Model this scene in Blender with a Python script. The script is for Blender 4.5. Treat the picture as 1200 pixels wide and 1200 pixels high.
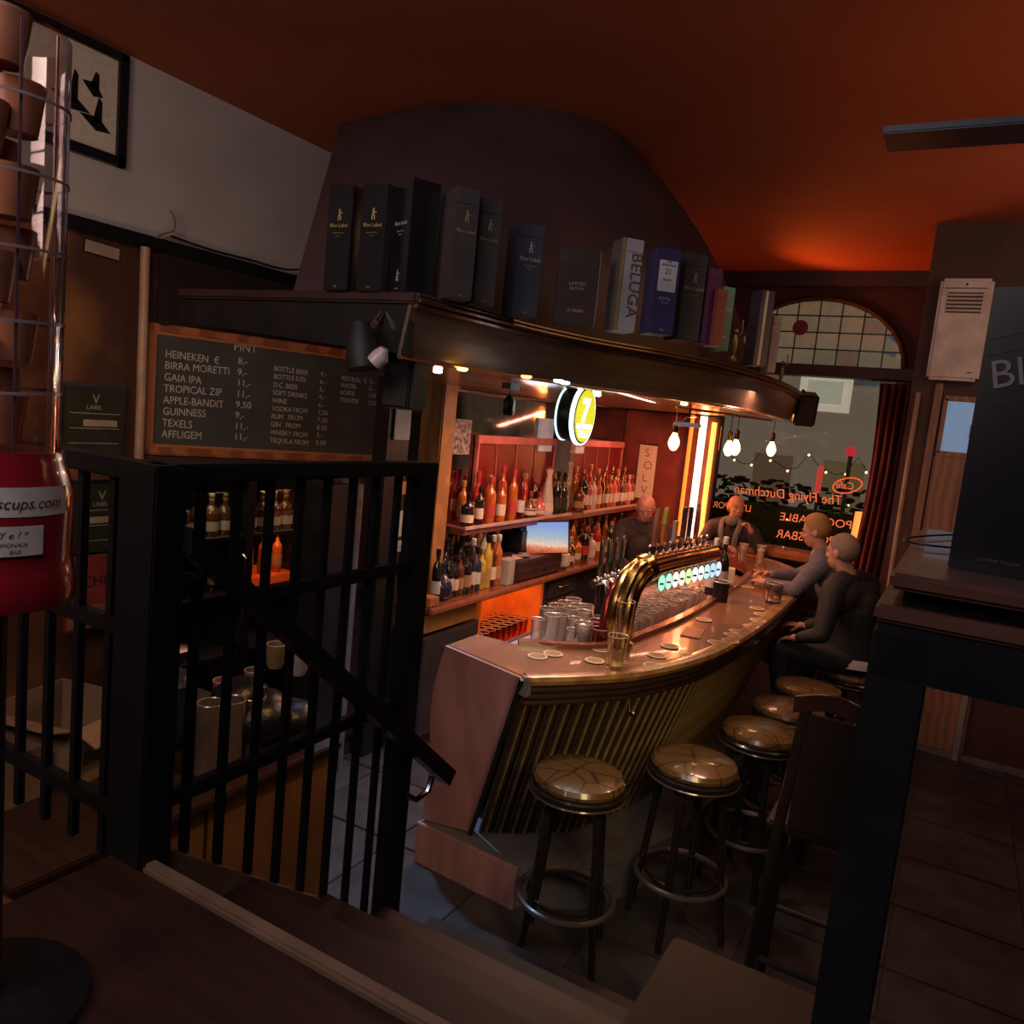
import bpy, bmesh, math, random
from mathutils import Vector, Matrix
random.seed(7)
S = bpy.context.scene
for o in list(bpy.data.objects): bpy.data.objects.remove(o)
COL = S.collection
PI = math.pi
# ------------------------------------------------------------------ camera
EYE = Vector((0, 0, 2.2)); F = 930.0
RX = Vector((0.86334, 0.49494, 0.09836)); RD = Vector((0.14589, -0.05821, -0.98759)); RF = Vector((-0.48307, 0.86698, -0.12246))
cd = bpy.data.cameras.new('camera'); cd.sensor_width = 36; cd.lens = F/1200*36; cd.clip_start = .02; cd.clip_end = 200
cam = bpy.data.objects.new('camera', cd); COL.objects.link(cam)
rm = Matrix((RX, -RD, -RF)).transposed().to_4x4(); rm.translation = EYE
cam.matrix_world = rm
S.camera = cam
# ------------------------------------------------------------------ world, lights, exposure
w = bpy.data.worlds.new('world'); S.world = w; w.use_nodes = True
w.node_tree.nodes['Background'].inputs[0].default_value = (.20, .24, .34, 1)
w.node_tree.nodes['Background'].inputs[1].default_value = .04
S.view_settings.view_transform = 'Standard'; S.view_settings.look = 'None'
S.view_settings.exposure = 0; S.view_settings.gamma = 1; S.view_settings.use_curve_mapping = False

def light(kind, loc, energy, color, size=.1, target=None, size_y=None, spot=None, blend=.5):
    l = bpy.data.lights.new(kind.lower()+'_light', kind); l.energy = energy; l.color = color
    if kind == 'AREA':
        l.size = size
        if size_y: l.shape = 'RECTANGLE'; l.size_y = size_y
    elif kind in ('POINT', 'SPOT'): l.shadow_soft_size = size
    if kind == 'SPOT': l.spot_size = spot; l.spot_blend = blend
    o = bpy.data.objects.new(l.name, l); COL.objects.link(o); o.location = loc
    if target: o.rotation_euler = (Vector(target)-Vector(loc)).to_track_quat('-Z', 'Y').to_euler()
    return o
# cool daylight from behind the camera, then added warm and blue fills without fixtures
light('AREA', (-.5, -.3, 3.5), 14, (.80, .80, 1), .9, (-1.9, 3.2, .3))
light('SPOT', (-.25, 1.75, 1.75), 42, (1, .72, .36), .25, (-1.35, 3.4, .55), spot=1.0, blend=.8)  # warm fill added to bring out the bar front ribs, no lamp there
light('POINT', (-1.9, .1, 2.75), 1.2, (.5, .45, 1), .06)  # small blue fill added for highlights on the tube and post
light('AREA', (-1.6, -.8, 3.1), 30, (1, .74, .56), 1.0, (-4.1, 2.8, 3.3))
light('AREA', (-1.2, 1.2, 3.75), 2.6, (.6, .65, 1), .6, (-4.1, 3.3, 3.2))
light('AREA', (-3.0, 2.0, 2.3), 3.5, (1, .6, .32), .4, (-3.9, 3.2, 1.7))
light('SPOT', (-1.55, 2.1, 2.2), 20, (1, .55, .2), .03, (-2.0, 1.75, .45), spot=1.1, blend=.9)  # unseen warm spot added to brighten the storage cabinet side
light('SPOT', (-2.40, 3.2, 2.3), 130, (.36, .62, 1), .03, (-2.3, 3.1, 0), spot=1.3, blend=.9)
# back bar and bar top
light('AREA', (-2.75, 5.2, 2.335), 10, (1, .30, .18), .06, (-3.1, 5.2, 1.4), 1.6)
light('AREA', (-2.75, 7.2, 2.335), 11, (1, .38, .26), .06, (-3.1, 7.2, 1.4), 1.6)
light('AREA', (-2.35, 5.0, 2.33), 17, (1, .66, .46), .12, (-2.6, 5.1, .9), 2.0)
light('AREA', (-1.75, 4.6, 2.335), 34, (1, .47, .32), .12, (-1.5, 4.6, 1.0), 1.8)
light('AREA', (-1.6, 6.3, 2.335), 16, (1, .38, .17), .12, (-1.4, 6.4, 1.1), 1.2)
light('SPOT', (-1.5, 3.3, 2.33), 26, (1, .8, .62), .05, (-1.35, 3.3, 1.1), spot=1.3)
# orange neon glow on the far ceiling
light('SPOT', (-1.75, 7.95, 3.05), 42, (1, .20, .02), .10, (-.3, 7.3, 3.95), spot=2.0, blend=.7)
light('AREA', (.9, 3.6, 2.6), 7, (1, .50, .22), .8, (.5, 4.6, 3.85))
light('AREA', (-.3, 3.6, 2.9), 3.6, (1, .58, .22), .5, (-.7, 3.6, .8), 2.2)
light('AREA', (.7, 5.0, 3.2), 3.2, (1, .68, .5), .5, (-.15, 6.6, 3.1))
light('AREA', (-.3, 7.6, 2.5), 4, (1, .3, .1), .4, (-.9, 6.6, 1.3))

# ------------------------------------------------------------------ projection helpers: real planes -> points
def ray(px, py): return RX*(px-600)+RD*(py-600)+RF*F
def onz(px, py, z): v = ray(px, py); return EYE+v*((z-EYE.z)/v.z)
def onx(px, py, x): v = ray(px, py); return EYE+v*(x/v.x)
def ony(px, py, y): v = ray(px, py); return EYE+v*(y/v.y)
ORD = ['first','second','third','fourth','fifth','sixth','seventh','eighth','ninth','tenth','eleventh','twelfth','thirteenth','fourteenth','fifteenth','sixteenth','seventeenth','eighteenth','nineteenth','twentieth','twenty-first','twenty-second','twenty-third','twenty-fourth','twenty-fifth','twenty-sixth','twenty-seventh','twenty-eighth','twenty-ninth','thirtieth']
# ------------------------------------------------------------------ materials
MC = {}
def M(name, col, rough=.6, metal=0, emit=None, es=0, col2=None, scale=8, bump=0, kind='noise', coat=0, spec=.5, stretch=None, lo=.35, hi=.65):
    if name in MC: return MC[name]
    m = bpy.data.materials.new(name); m.use_nodes = True; nt = m.node_tree; b = nt.nodes['Principled BSDF']
    b.inputs['Roughness'].default_value = rough; b.inputs['Metallic'].default_value = metal
    b.inputs['Specular IOR Level'].default_value = spec; b.inputs['Coat Weight'].default_value = coat
    c2 = col2 or tuple(c*.72 for c in col)
    tc = nt.nodes.new('ShaderNodeTexCoord'); mp = nt.nodes.new('ShaderNodeMapping')
    nt.links.new(tc.outputs['Object'], mp.inputs[0])
    if stretch: mp.inputs['Scale'].default_value = stretch
    if kind == 'wave':
        tx = nt.nodes.new('ShaderNodeTexWave'); tx.inputs['Scale'].default_value = scale; tx.inputs['Distortion'].default_value = 5; tx.inputs['Detail'].default_value = 3
    elif kind == 'voronoi':
        tx = nt.nodes.new('ShaderNodeTexVoronoi'); tx.feature = 'DISTANCE_TO_EDGE'; tx.inputs['Scale'].default_value = scale
    else:
        tx = nt.nodes.new('ShaderNodeTexNoise'); tx.inputs['Scale'].default_value = scale; tx.inputs['Detail'].default_value = 5
    nt.links.new(mp.outputs[0], tx.inputs['Vector'])
    out = tx.outputs['Distance'] if kind == 'voronoi' else tx.outputs[0] if kind == 'wave' else tx.outputs['Fac']
    r = nt.nodes.new('ShaderNodeValToRGB'); nt.links.new(out, r.inputs[0])
    if kind == 'voronoi': lo, hi = 0, .05
    r.color_ramp.elements[0].position = lo; r.color_ramp.elements[1].position = hi
    r.color_ramp.elements[0].color = (*c2, 1); r.color_ramp.elements[1].color = (*col, 1)
    nt.links.new(r.outputs[0], b.inputs['Base Color'])
    if bump:
        bp = nt.nodes.new('ShaderNodeBump'); bp.inputs['Strength'].default_value = bump; bp.inputs['Distance'].default_value = .01
        nt.links.new(out, bp.inputs['Height']); nt.links.new(bp.outputs[0], b.inputs['Normal'])
    if emit:
        b.inputs['Emission Color'].default_value = (*emit, 1); b.inputs['Emission Strength'].default_value = es
    MC[name] = m; return m
def glass(name, tint=(1,1,1), dens=.25, rough=.03, gl=(.9,.85,.8), lit_haze=0):
    if name in MC: return MC[name]
    m = bpy.data.materials.new(name); m.use_nodes = True; nt = m.node_tree; nt.nodes.clear()
    o = nt.nodes.new('ShaderNodeOutputMaterial'); t = nt.nodes.new('ShaderNodeBsdfTransparent'); t.inputs[0].default_value = (*tint, 1)
    g = nt.nodes.new('ShaderNodeBsdfGlossy'); g.inputs['Roughness'].default_value = rough; g.inputs['Color'].default_value = (*gl, 1)
    lw = nt.nodes.new('ShaderNodeLayerWeight'); lw.inputs[0].default_value = dens
    mx = nt.nodes.new('ShaderNodeMixShader'); nt.links.new(lw.outputs['Facing'], mx.inputs[0])
    nt.links.new(g.outputs[0], mx.inputs[2])
    if lit_haze:
        df = nt.nodes.new('ShaderNodeBsdfDiffuse'); df.inputs[0].default_value = (.8,.74,.7,1); m2 = nt.nodes.new('ShaderNodeMixShader'); m2.inputs[0].default_value = lit_haze; nt.links.new(t.outputs[0], m2.inputs[1]); nt.links.new(df.outputs[0], m2.inputs[2]); nt.links.new(m2.outputs[0], mx.inputs[1])
    else: nt.links.new(t.outputs[0], mx.inputs[1])
    nt.links.new(mx.outputs[0], o.inputs[0])
    MC[name] = m; return m
black = M('black_paint', (.012,.011,.012), .38, col2=(.006,.006,.008))
black_gloss = M('black_gloss_card', (.012,.011,.014), .25, spec=.5)
mblk = M('black_iron', (.014,.014,.017), .35, .3)
darkwood = M('dark_stained_wood', (.040,.016,.010), .5, kind='noise', scale=4, col2=(.024,.009,.006), stretch=(1,8,1))
barwood = M('varnished_bar_wood', (.26,.115,.058), .22, kind='noise', scale=3, col2=(.215,.09,.043), coat=.35, stretch=(4,.6,1), lo=.25, hi=.75)
nosewood = M('worn_bar_edge_wood', (.42,.22,.07), .28, kind='noise', scale=14, col2=(.24,.10,.03), coat=.5)
endwood = M('bar_end_panel_paint', (.40,.20,.19), .5, scale=5, col2=(.30,.14,.13), bump=.1, stretch=(2,2,.4))
plaster = M('grey_white_plaster', (.50,.44,.40), .85, scale=3, col2=(.44,.39,.36), bump=.08)
brownwall = M('rusty_brown_wall', (.26,.105,.025), .7, scale=1.7, col2=(.06,.018,.008), bump=.1, lo=.45, hi=.7)
darkwall = M('dark_brown_wall', (.018,.009,.007), .75, scale=4)
redceil = M('red_painted_ceiling', (.40,.10,.045), .8, scale=2, col2=(.38,.08,.03))
hoodm = M('mauve_brown_plaster_hood', (.08,.042,.042), .75, scale=3, col2=(.055,.030,.032), bump=.06)
brass = M('aged_brass', (.62,.42,.16), .22, 1, col2=(.45,.27,.08), scale=18)
chrome = M('chrome', (.75,.75,.78), .12, 1, col2=(.6,.6,.62))
bronze = M('brushed_bronze_fascia', (.30,.215,.15), .36, .6, col2=(.22,.155,.105), scale=3, stretch=(1,1,14))
floorm = M('dark_slate_floor', (.060,.052,.052), .38, scale=6, col2=(.035,.03,.03))
white = M('white_enamel', (.72,.66,.62), .5)
cream = M('cream_paper', (.70,.60,.46), .7, scale=40, col2=(.60,.50,.38))
redpaint = M('red_enamel', (.30,.012,.020), .18, coat=.6)
gold = M('gold_foil', (.75,.55,.22), .35, .6)
silver = M('silver_print', (.55,.55,.58), .4, .3)
chalk = M('white_chalk', (.62,.58,.50), .9, col2=(.34,.31,.27), scale=180)
slate = M('chalkboard_slate', (.055,.050,.042), .8, col2=(.04,.036,.03), scale=5)
framewood = M('orange_brown_frame_wood', (.36,.115,.035), .4, kind='wave', scale=4, col2=(.22,.06,.02))
clear = glass('clear_glass', (.97,.96,.95), .38, lit_haze=.13)  # pale haze mixed into the glass stands in for light on it
winglass = glass('window_glass', (.88,.88,.85), .10, .02, (.5,.5,.5))
tubeglass = glass('tube_acrylic', (.86,.80,.82), .35, .06, (.75,.72,.8))
mirror = M('aged_mirror', (.36,.29,.26), .07, 1, col2=(.26,.20,.18))
redglow = M('deep_red_panel', (.20,.012,.012), .35, col2=(.13,.008,.01), scale=3)
pinkm = M('pink_painted_trim', (.62,.20,.18), .5)
leather = M('worn_tan_leather', (.125,.068,.024), .27, kind='voronoi', scale=8, col2=(.03,.015,.008), bump=.2, coat=.5)
bentwood = M('black_bentwood', (.016,.012,.012), .28, coat=.3)
cardboard = M('brown_cardboard', (.30,.19,.11), .85, col2=(.24,.15,.085))
skin = M('skin', (.52,.26,.19), .5, col2=(.46,.21,.15), scale=20)
curtainm = M('dark_red_velvet', (.17,.018,.014), .8, col2=(.09,.01,.01), scale=6)
columnm = M('red_brown_column', (.20,.035,.018), .5, col2=(.11,.018,.01), scale=5)
orangewood = M('orange_melamine', (.85,.26,.06), .5, col2=(.75,.2,.05))
greycab = M('charcoal_cabinet', (.060,.050,.056), .4)
def em(name, c, s): return M(name, c, .5, emit=c, es=s)
# ------------------------------------------------------------------ mesh building
class MB:
    def __init__(s): s.b = bmesh.new()
    def box(s, c, d, rz=0, rx=0, bev=0, m=None):
        r = bmesh.ops.create_cube(s.b, size=1); vs = r['verts']
        mt = Matrix.Translation(c) @ Matrix.Rotation(rz, 4, 'Z') @ Matrix.Rotation(rx, 4, 'X') @ Matrix.Diagonal((*d, 1))
        if m is not None: mt = m @ mt
        bmesh.ops.transform(s.b, matrix=mt, verts=vs)
        if bev:
            es = list({e for v in vs for e in v.link_edges}); bmesh.ops.bevel(s.b, geom=es, offset=bev, segments=2, affect='EDGES', clamp_overlap=True)
        return s
    def bx(s, x0, x1, y0, y1, z0, z1, bev=0): return s.box(((x0+x1)/2,(y0+y1)/2,(z0+z1)/2), (abs(x1-x0),abs(y1-y0),abs(z1-z0)), bev=bev)
    def ring(s, rings, closed=True, cap=True, loop=False):
        b = s.b; vr = [[b.verts.new(p) for p in r] for r in rings]; n = len(vr[0])
        seq = list(zip(vr, vr[1:])) + ([(vr[-1], vr[0])] if loop else [])
        for a, c in seq:
            for i in range(n if closed else n-1):
                j = (i+1) % n
                try: b.faces.new((a[i], a[j], c[j], c[i]))
                except ValueError: pass
        if cap and closed and not loop:
            for r, fl in ((vr[0], True), (vr[-1], False)):
                try: b.faces.new(r[::-1] if fl else r)
                except ValueError: pass
        return s
    def lathe(s, prof, c=(0,0,0), n=20, cap=True):
        return s.ring([[(c[0]+r*math.cos(2*PI*i/n), c[1]+r*math.sin(2*PI*i/n), c[2]+z) for i in range(n)] for r, z in prof], cap=cap)
    def tube(s, pts, r, n=8, loop=False, radii=None, flat=1):
        pts = [Vector(p) for p in pts]; rs = []; N = len(pts); up = None
        for i, p in enumerate(pts):
            if loop: t = pts[(i+1) % N]-pts[i-1]
            else: t = pts[min(i+1, N-1)]-pts[max(i-1, 0)]
            t.normalize()
            if up is None: up = Vector((0,0,1)) if abs(t.z) < .9 else Vector((1,0,0))
            a = t.cross(up).normalized(); up = a.cross(t).normalized(); rr = radii[i] if radii else r
            rs.append([p+a*math.cos(2*PI*k/n)*rr+up*math.sin(2*PI*k/n)*rr*flat for k in range(n)])
        return s.ring(rs, loop=loop)
    def prism(s, poly, z0, z1): return s.ring([[(x,y,z0) for x,y in poly], [(x,y,z1) for x,y in poly]])
    def slab(s, pts, th):
        """convex planar polygon in 3D extruded by its normal"""
        pts = [Vector(p) for p in pts]; n = (pts[1]-pts[0]).cross(pts[2]-pts[0]).normalized()*th
        return s.ring([[p for p in pts], [p-n for p in pts]])
    def ell(s, c, r, rot=None, sub=2):
        q = bmesh.ops.create_icosphere(s.b, subdivisions=sub, radius=1)['verts']
        mt = Matrix.Translation(c) @ (rot.to_4x4() if rot is not None else Matrix.Identity(4)) @ Matrix.Diagonal((*(r if hasattr(r,'__len__') else (r,r,r)), 1))
        bmesh.ops.transform(s.b, matrix=mt, verts=q); return s
    def cone(s, a, ra, b, rb, n=12, balls=True):
        a = Vector(a); b = Vector(b); s.tube([a, b], 0, n, radii=[ra, rb])
        if balls: s.ell(a, ra, sub=2); s.ell(b, rb, sub=2)
        return s
W = {}
def setp(o, label=None, cat=None, group=None, kind=None):
    if label: o['label'] = label
    if cat: o['category'] = cat
    if group: o['group'] = group
    if kind: o['kind'] = kind
    return o
def thing(name, label, cat, loc=(0,0,0), rz=0, group=None, kind=None):
    o = bpy.data.objects.new(name, None); o.empty_display_size = .05; COL.objects.link(o)
    o.location = loc; o.rotation_euler = (0,0,rz); W[o.name] = Matrix.Translation(loc) @ Matrix.Rotation(rz,4,'Z')
    return setp(o, label, cat, group, kind)
def O(name, mb, mat, parent=None, label=None, cat=None, group=None, kind=None, smooth=True, local=False):
    """link the collected shapes as ONE mesh object; shapes are in world space unless local"""
    me = bpy.data.meshes.new(name)
    if isinstance(mb, MB):
        b = mb.b; bmesh.ops.recalc_face_normals(b, faces=b.faces)
        if parent is None:
            xs = [v.co for v in b.verts]; lo = [min(v[i] for v in xs) for i in range(3)]; hi = [max(v[i] for v in xs) for i in range(3)]
            base = Matrix.Translation(((lo[0]+hi[0])/2, (lo[1]+hi[1])/2, lo[2]))
        else: base = Matrix.Identity(4) if local else W[parent.name]
        bmesh.ops.transform(b, matrix=base.inverted(), verts=b.verts); b.to_mesh(me); b.free()
    else:
        me = mb; base = Matrix.Identity(4) if (parent is None or local) else W[parent.name]
        if base != Matrix.Identity(4): me.transform(base.inverted())
    me.materials.clear(); me.materials.append(mat)
    if smooth:
        for p in me.polygons: p.use_smooth = True
        me.set_sharp_from_angle(angle=math.radians(38))
    o = bpy.data.objects.new(name, me); COL.objects.link(o)
    if parent is None: o.matrix_world = base; W[o.name] = base
    else: o.parent = parent; W[o.name] = W[parent.name]
    return setp(o, label, cat, group, kind)
def struct(name, mb, mat, parent=None, smooth=True): return O(name, mb, mat, parent, kind=None if parent else 'structure', smooth=smooth)
def dup(root, loc, rz=0, label=None, group=None, scale=None):
    def cp(o, par):
        c = o.copy(); COL.objects.link(c); c.parent = par
        for ch in o.children: cp(ch, c)
        return c
    r = cp(root, None); r.location = loc; r.rotation_euler = (0,0,rz)
    if scale: r.scale = (scale,)*3
    if label: r['label'] = label
    if group: r['group'] = group
    return r
def kill(root):
    for c in list(root.children): kill(c)
    bpy.data.objects.remove(root)
def text(s, size, org, xd, up, mat, parent, name='lettering', align='LEFT', ext=.0008, sx=1, local=False, shear=0, bold=0):
    cu = bpy.data.curves.new('t', 'FONT'); cu.body = s; cu.size = size; cu.extrude = ext; cu.align_x = align; cu.shear = shear; cu.offset = bold
    cu.resolution_u = 3
    ob = bpy.data.objects.new('t', cu); COL.objects.link(ob); dg = bpy.context.evaluated_depsgraph_get()
    me = bpy.data.meshes.new_from_object(ob.evaluated_get(dg)); bpy.data.objects.remove(ob)
    xd = Vector(xd).normalized(); up = Vector(up).normalized(); n = xd.cross(up)
    mt = Matrix((xd*sx, up, n)).transposed().to_4x4(); mt.translation = Vector(org); me.transform(mt)
    if not me.polygons: return None
    return O(name, me, mat, parent, smooth=False, local=local)
def crom(pts, per=6):
    P = [Vector(p) for p in pts]; out = []
    for i in range(len(P)-1):
        a, b, c, d = P[max(i-1,0)], P[i], P[i+1], P[min(i+2,len(P)-1)]
        for k in range(per):
            t = k/per; out.append(.5*((2*b)+(c-a)*t+(2*a-5*b+4*c-d)*t*t+(3*b-a-3*c+d)*t**3))
    return out+[P[-1]]
def offs(pts, d):
    out = []
    for i, p in enumerate(pts):
        t = (pts[min(i+1,len(pts)-1)]-pts[max(i-1,0)]).normalized(); out.append(p+Vector((-t.y, t.x))*d)
    return out
#@@SETTING
WY = 8.4
# ================================================================== the setting
fl = struct('floor', MB().bx(-5.2, 4.2, -2.5, WY, -.12, -.006), floorm, smooth=False)
ts = .56; tm = None
for i in range(9):
    for j in range(12):
        x = -3.9+ts*i+.28; y = 1.4+ts*j+.28
        if y > WY-.3: continue
        if tm is None:
            o = O('tile', MB().box((0,0,-.003), (ts-.012, ts-.012, .012), bev=.003), floorm, fl, local=True); tm = o
        else: o = tm.copy(); COL.objects.link(o); o.parent = fl
        o.location = Vector((x, y, random.uniform(-.0015,.0015))) - W[fl.name].translation
struct('ceiling', MB().bx(-5.2, 4.2, -2.5, WY+.2, 3.86, 4.0), redceil)
wl = struct('wall_left', MB().bx(-4.3, -4.1, -2.5, 5.3, 2.97, 3.86), plaster)
struct('wall_left', MB().bx(-4.3, -4.1, -2.5, 5.3, 0, 2.90), brownwall)
struct('trim_1', MB().bx(-4.14, -4.03, -2.5, 5.3, 2.90, 2.97, .01), black)
struct('trim_2', MB().bx(-4.1, -4.045, 2.98, 5.3, 2.5, 2.90, .004), darkwall)
# back bar wall
struct('wall_left', MB().bx(-3.4, -3.16, 4.42, WY, 0, 3.86), darkwall)
struct('wall_left', MB().bx(-4.1, -3.4, 5.0, 5.2, 0, 3.86), darkwall)
# window wall with openings
wx0, wx1, wz0, wz1 = -2.32, -.62, .95, 2.86
tx0, tx1, tz0, tz1 = -2.28, -.62, 2.97, 3.62
wb = MB(); wb.bx(-5.2, wx0, WY, WY+.2, 0, 3.86); wb.bx(wx1, -.3, WY, WY+.2, 0, 3.86); wb.bx(wx0, wx1, WY, WY+.2, 0, wz0)
# arched head above the transom
arc = []
for k in range(17):
    a = PI-PI*k/16; arc.append(((tx0+tx1)/2+math.cos(a)*(tx1-tx0)/2, tz0+math.sin(a)*(tz1-tz0)))
for (xa, za), (xb, zb) in zip(arc, arc[1:]):
    wb.ring([[(xa,yy,za),(xb,yy,zb),(xb,yy,3.86),(xa,yy,3.86)] for yy in (WY, WY+.2)])
struct('wall_back', wb, M('dark_red_wall', (.06,.018,.014), .7, scale=4), smooth=False)
struct('trim_3', MB().bx(-5.0, -.3, WY-.12, WY, 3.72, 3.86, .01), darkwood)
w2 = thing('window_2', None, None, ((tx0+tx1)/2, WY+.06, tz0), kind='structure')
rb = MB(); rb.tube([(x, WY-.015, z) for x, z in arc], .028, 8); O('arch_frame', rb, darkwood, w2)
nx, nz = 8, 4
px_ = (tx1-tx0)/nx; pz_ = (tz1-tz0)/nz
leaded = [M('leaded_pane_%d' % k, c, .35, emit=c, es=.16) for k, c in enumerate([(.42,.36,.20),(.36,.36,.22),(.30,.24,.15),(.44,.40,.26)])]
cxm = (tx0+tx1)/2; rxm = (tx1-tx0)/2; rzm = tz1-tz0
for i in range(nx):
    for j in range(nz):
        x0 = tx0+px_*i; z0 = tz0+pz_*j; xm = x0+px_/2
        far = max(abs(x0-cxm), abs(x0+px_-cxm)); near = min(abs(x0-cxm), abs(x0+px_-cxm))
        def hz(x): return tz0+rzm*math.sqrt(max(0, 1-((x-cxm)/rxm)**2))
        ha, hb = hz(x0+.006), hz(x0+px_-.006)
        if max(ha, hb) < z0+.02: continue
        za, zb = min(z0+pz_-.006, ha), min(z0+pz_-.006, hb); za = max(za, z0+.008); zb = max(zb, z0+.008)
        O('pane', MB().ring([[(x0+.006,yy,z0+.006),(x0+px_-.006,yy,z0+.006),(x0+px_-.006,yy,zb),(x0+.006,yy,za)] for yy in (WY+.05, WY+.062)]), random.choice(leaded), w2, smooth=False)
for i in range(1, nx): O('muntin', MB().bx(tx0+px_*i-.006, tx0+px_*i+.006, WY+.04, WY+.07, tz0, tz0+rzm*math.sqrt(1-((tx0+px_*i-cxm)/rxm)**2)), black, w2)
for j in range(1, nz):
    z = tz0+pz_*j; hw = rxm*math.sqrt(1-((z-tz0)/rzm)**2); O('muntin', MB().bx(cxm-hw, cxm+hw, WY+.04, WY+.07, z-.006, z+.006), black, w2)
r = MB(); r.lathe([(.075,0),(.075,.01)], n=20); bmesh.ops.rotate(r.b, verts=r.b.verts, matrix=Matrix.Rotation(PI/2,3,'X')); bmesh.ops.translate(r.b, verts=r.b.verts, vec=ony(938,384,WY+.04))
O('round_emblem', r, M('red_glass_emblem', (.20,.02,.015), .4), w2, label='dark red round emblem in the leaded glass')
w1 = thing('window_1', None, None, ((wx0+wx1)/2, WY+.06, wz0), kind='structure')
O('transom_beam', MB().bx(wx0-.1, wx1+.15, WY-.1, WY+.12, wz1, tz0, .01), darkwood, w1)
O('sill', MB().bx(wx0-.05, wx1+.05, WY-.12, WY+.15, wz0-.04, wz0, .008), darkwood, w1)
for x in (wx0+.025, wx1-.025): O('window_frame', MB().bx(x-.03, x+.03, WY, WY+.1, wz0, wz1, .005), darkwood, w1)
O('pane', MB().bx(wx0+.05, wx1-.05, WY+.05, WY+.058, wz0, wz1), winglass, w1)
orl = em('orange_window_lettering', (.95,.22,.07), .55)
wt = ony
def wtext(s, px, py, size, sx=1, shear=0, m=None):
    p = ony(px, py, WY+.04); return text(s, size, p, (-1,0,-.02), (0,0,1), m or orl, w1, sx=sx, shear=shear)
wtext('The Flying Dutchman', 987, 592, .135, .92, .15)
wtext('POOL TABLE', 998, 620, .115, 1.05); wtext('LIVE SPORTS', 880, 600, .10, .9)
wtext('SPORTSBAR', 985, 640, .125, .95)
wtext('Cafe', 1001, 574, .10, .9, .2)
oc = ony(993, 569, WY+.04); O('oval_logo_ring', MB().tube([(oc.x+.13*math.cos(a), oc.y, oc.z+.075*math.sin(a)+.03*math.cos(a)) for a in [2*PI*k/24 for k in range(24)]], .007, 6, loop=True), em('red_orange_logo_line', (1,.13,.04), .8), w1)
# porch with the entrance door at the right
pw = MB(); pw.bx(-.42, 4.2, 6.6, 6.75, 0, 3.86)
pw.bx(-.42, -.3, 6.75, WY, 0, 3.86)
struct('wall_right', pw, M('porch_red_brown', (.085,.030,.022), .65, scale=4), smooth=False)
w3 = thing('window_3', None, None, (-.08, 6.59, 2.2), kind='structure')
bp_ = M('brown_pine', (.34,.15,.08), .5, kind='wave', scale=5)
O('pane', MB().bx(-.165, .06, 6.585, 6.592, 2.24, 2.60), em('dusk_lit_pane', (.20,.32,.50), .5), w3)
for z in (2.22, 2.62): O('glazing_bar', MB().bx(-.19, .09, 6.57, 6.60, z-.02, z+.02, .004), bp_, w3)
for x in (-.18, .08): O('glazing_bar', MB().bx(x-.015, x+.015, 6.57, 6.60, 2.22, 2.62, .004), bp_, w3)
struct('door_1', MB().bx(-.20, .30, 6.575, 6.6, .05, 2.20, .006), bp_)
struct('trim_4', MB().bx(-.26, -.21, 6.54, 6.6, 0, 2.72, .008), MC['brown_pine'])
for k in range(2): struct('trim_4', MB().bx(-.16+.20*k,-.02+.20*k,6.565,6.58,1.15,2.05,.004), MC['brown_pine'])
O('curtain_tie_pole', MB().tube([(-.36,6.5,2.64),(-.355,6.5,1.5),(-.35,6.5,.0)], .016, 8), M('old_cream_pole',(.45,.28,.2),.45), None, 'cream vertical pole right of the dark red curtain', 'pole')
O('door_strip', MB().bx(.235,.275,6.55,6.6,.0,.75,.004), M('pale_strip',(.30,.25,.22),.5), None, 'pale upright pipe casing at the foot of the right wall under the table', 'casing')
struct('trim_5', MB().bx(.0, .035, 6.53, 6.6, 2.35, 2.44), MC['brown_pine'])
struct('baseboard_right', MB().bx(-.42, 4.2, 6.575, 6.6, 0, .05, .004), M('grey_skirting', (.18,.15,.14), .5))
struct('wall_right', MB().bx(4.2, 4.35, -2.5, 6.75, 0, 3.86), darkwall)
struct('wall_front', MB().bx(-5.2, 4.2, -2.7, -2.5, 0, 2.9), darkwall)
struct('wall_left', MB().bx(-5.3, -5.2, -2.5, WY, 0, 3.86), darkwall)
# red brown column and drapery between back bar and window
struct('wall_back', MB().bx(-3.16, -2.36, WY-.5, WY-.01, 0, 2.36, .02), columnm)
# platform and stairs
struct('floor', MB().bx(-1.5, 4.2, -2.5, 1.04, 1.04, 1.155, .006), darkwood, smooth=False)
struct('floor', MB().bx(-.38, 4.2, 1.04, 1.56, 1.04, 1.155, .006), darkwood, smooth=False)
struct('trim_6', MB().bx(-1.5, -.38, 1.04, 1.075, .98, 1.165, .006), M('worn_step_nosing', (.24,.15,.10), .5))
st = thing('staircase', 'dark wooden stairs going down from the camera platform beside the black railing', 'stairs', (-.92, 1.8, 0))
for k in range(5):
    z = 1.155-.192*(k+1); y = 1.075+.29*k
    O('tread', MB().bx(-1.42, -.42, y, y+.31, z-.04, z, .006), darkwood, st); O('riser', MB().bx(-1.42, -.42, y+.28, y+.30, z-.192, z-.04), black, st)
O('stringer', MB().ring([[(x,1.06,1.20),(x,2.66,-.0),(x,2.5,0),(x,1.06,1.0)] for x in (-1.47,-1.42)]), M('worn_stringer', (.20,.12,.075), .5), st)
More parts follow.
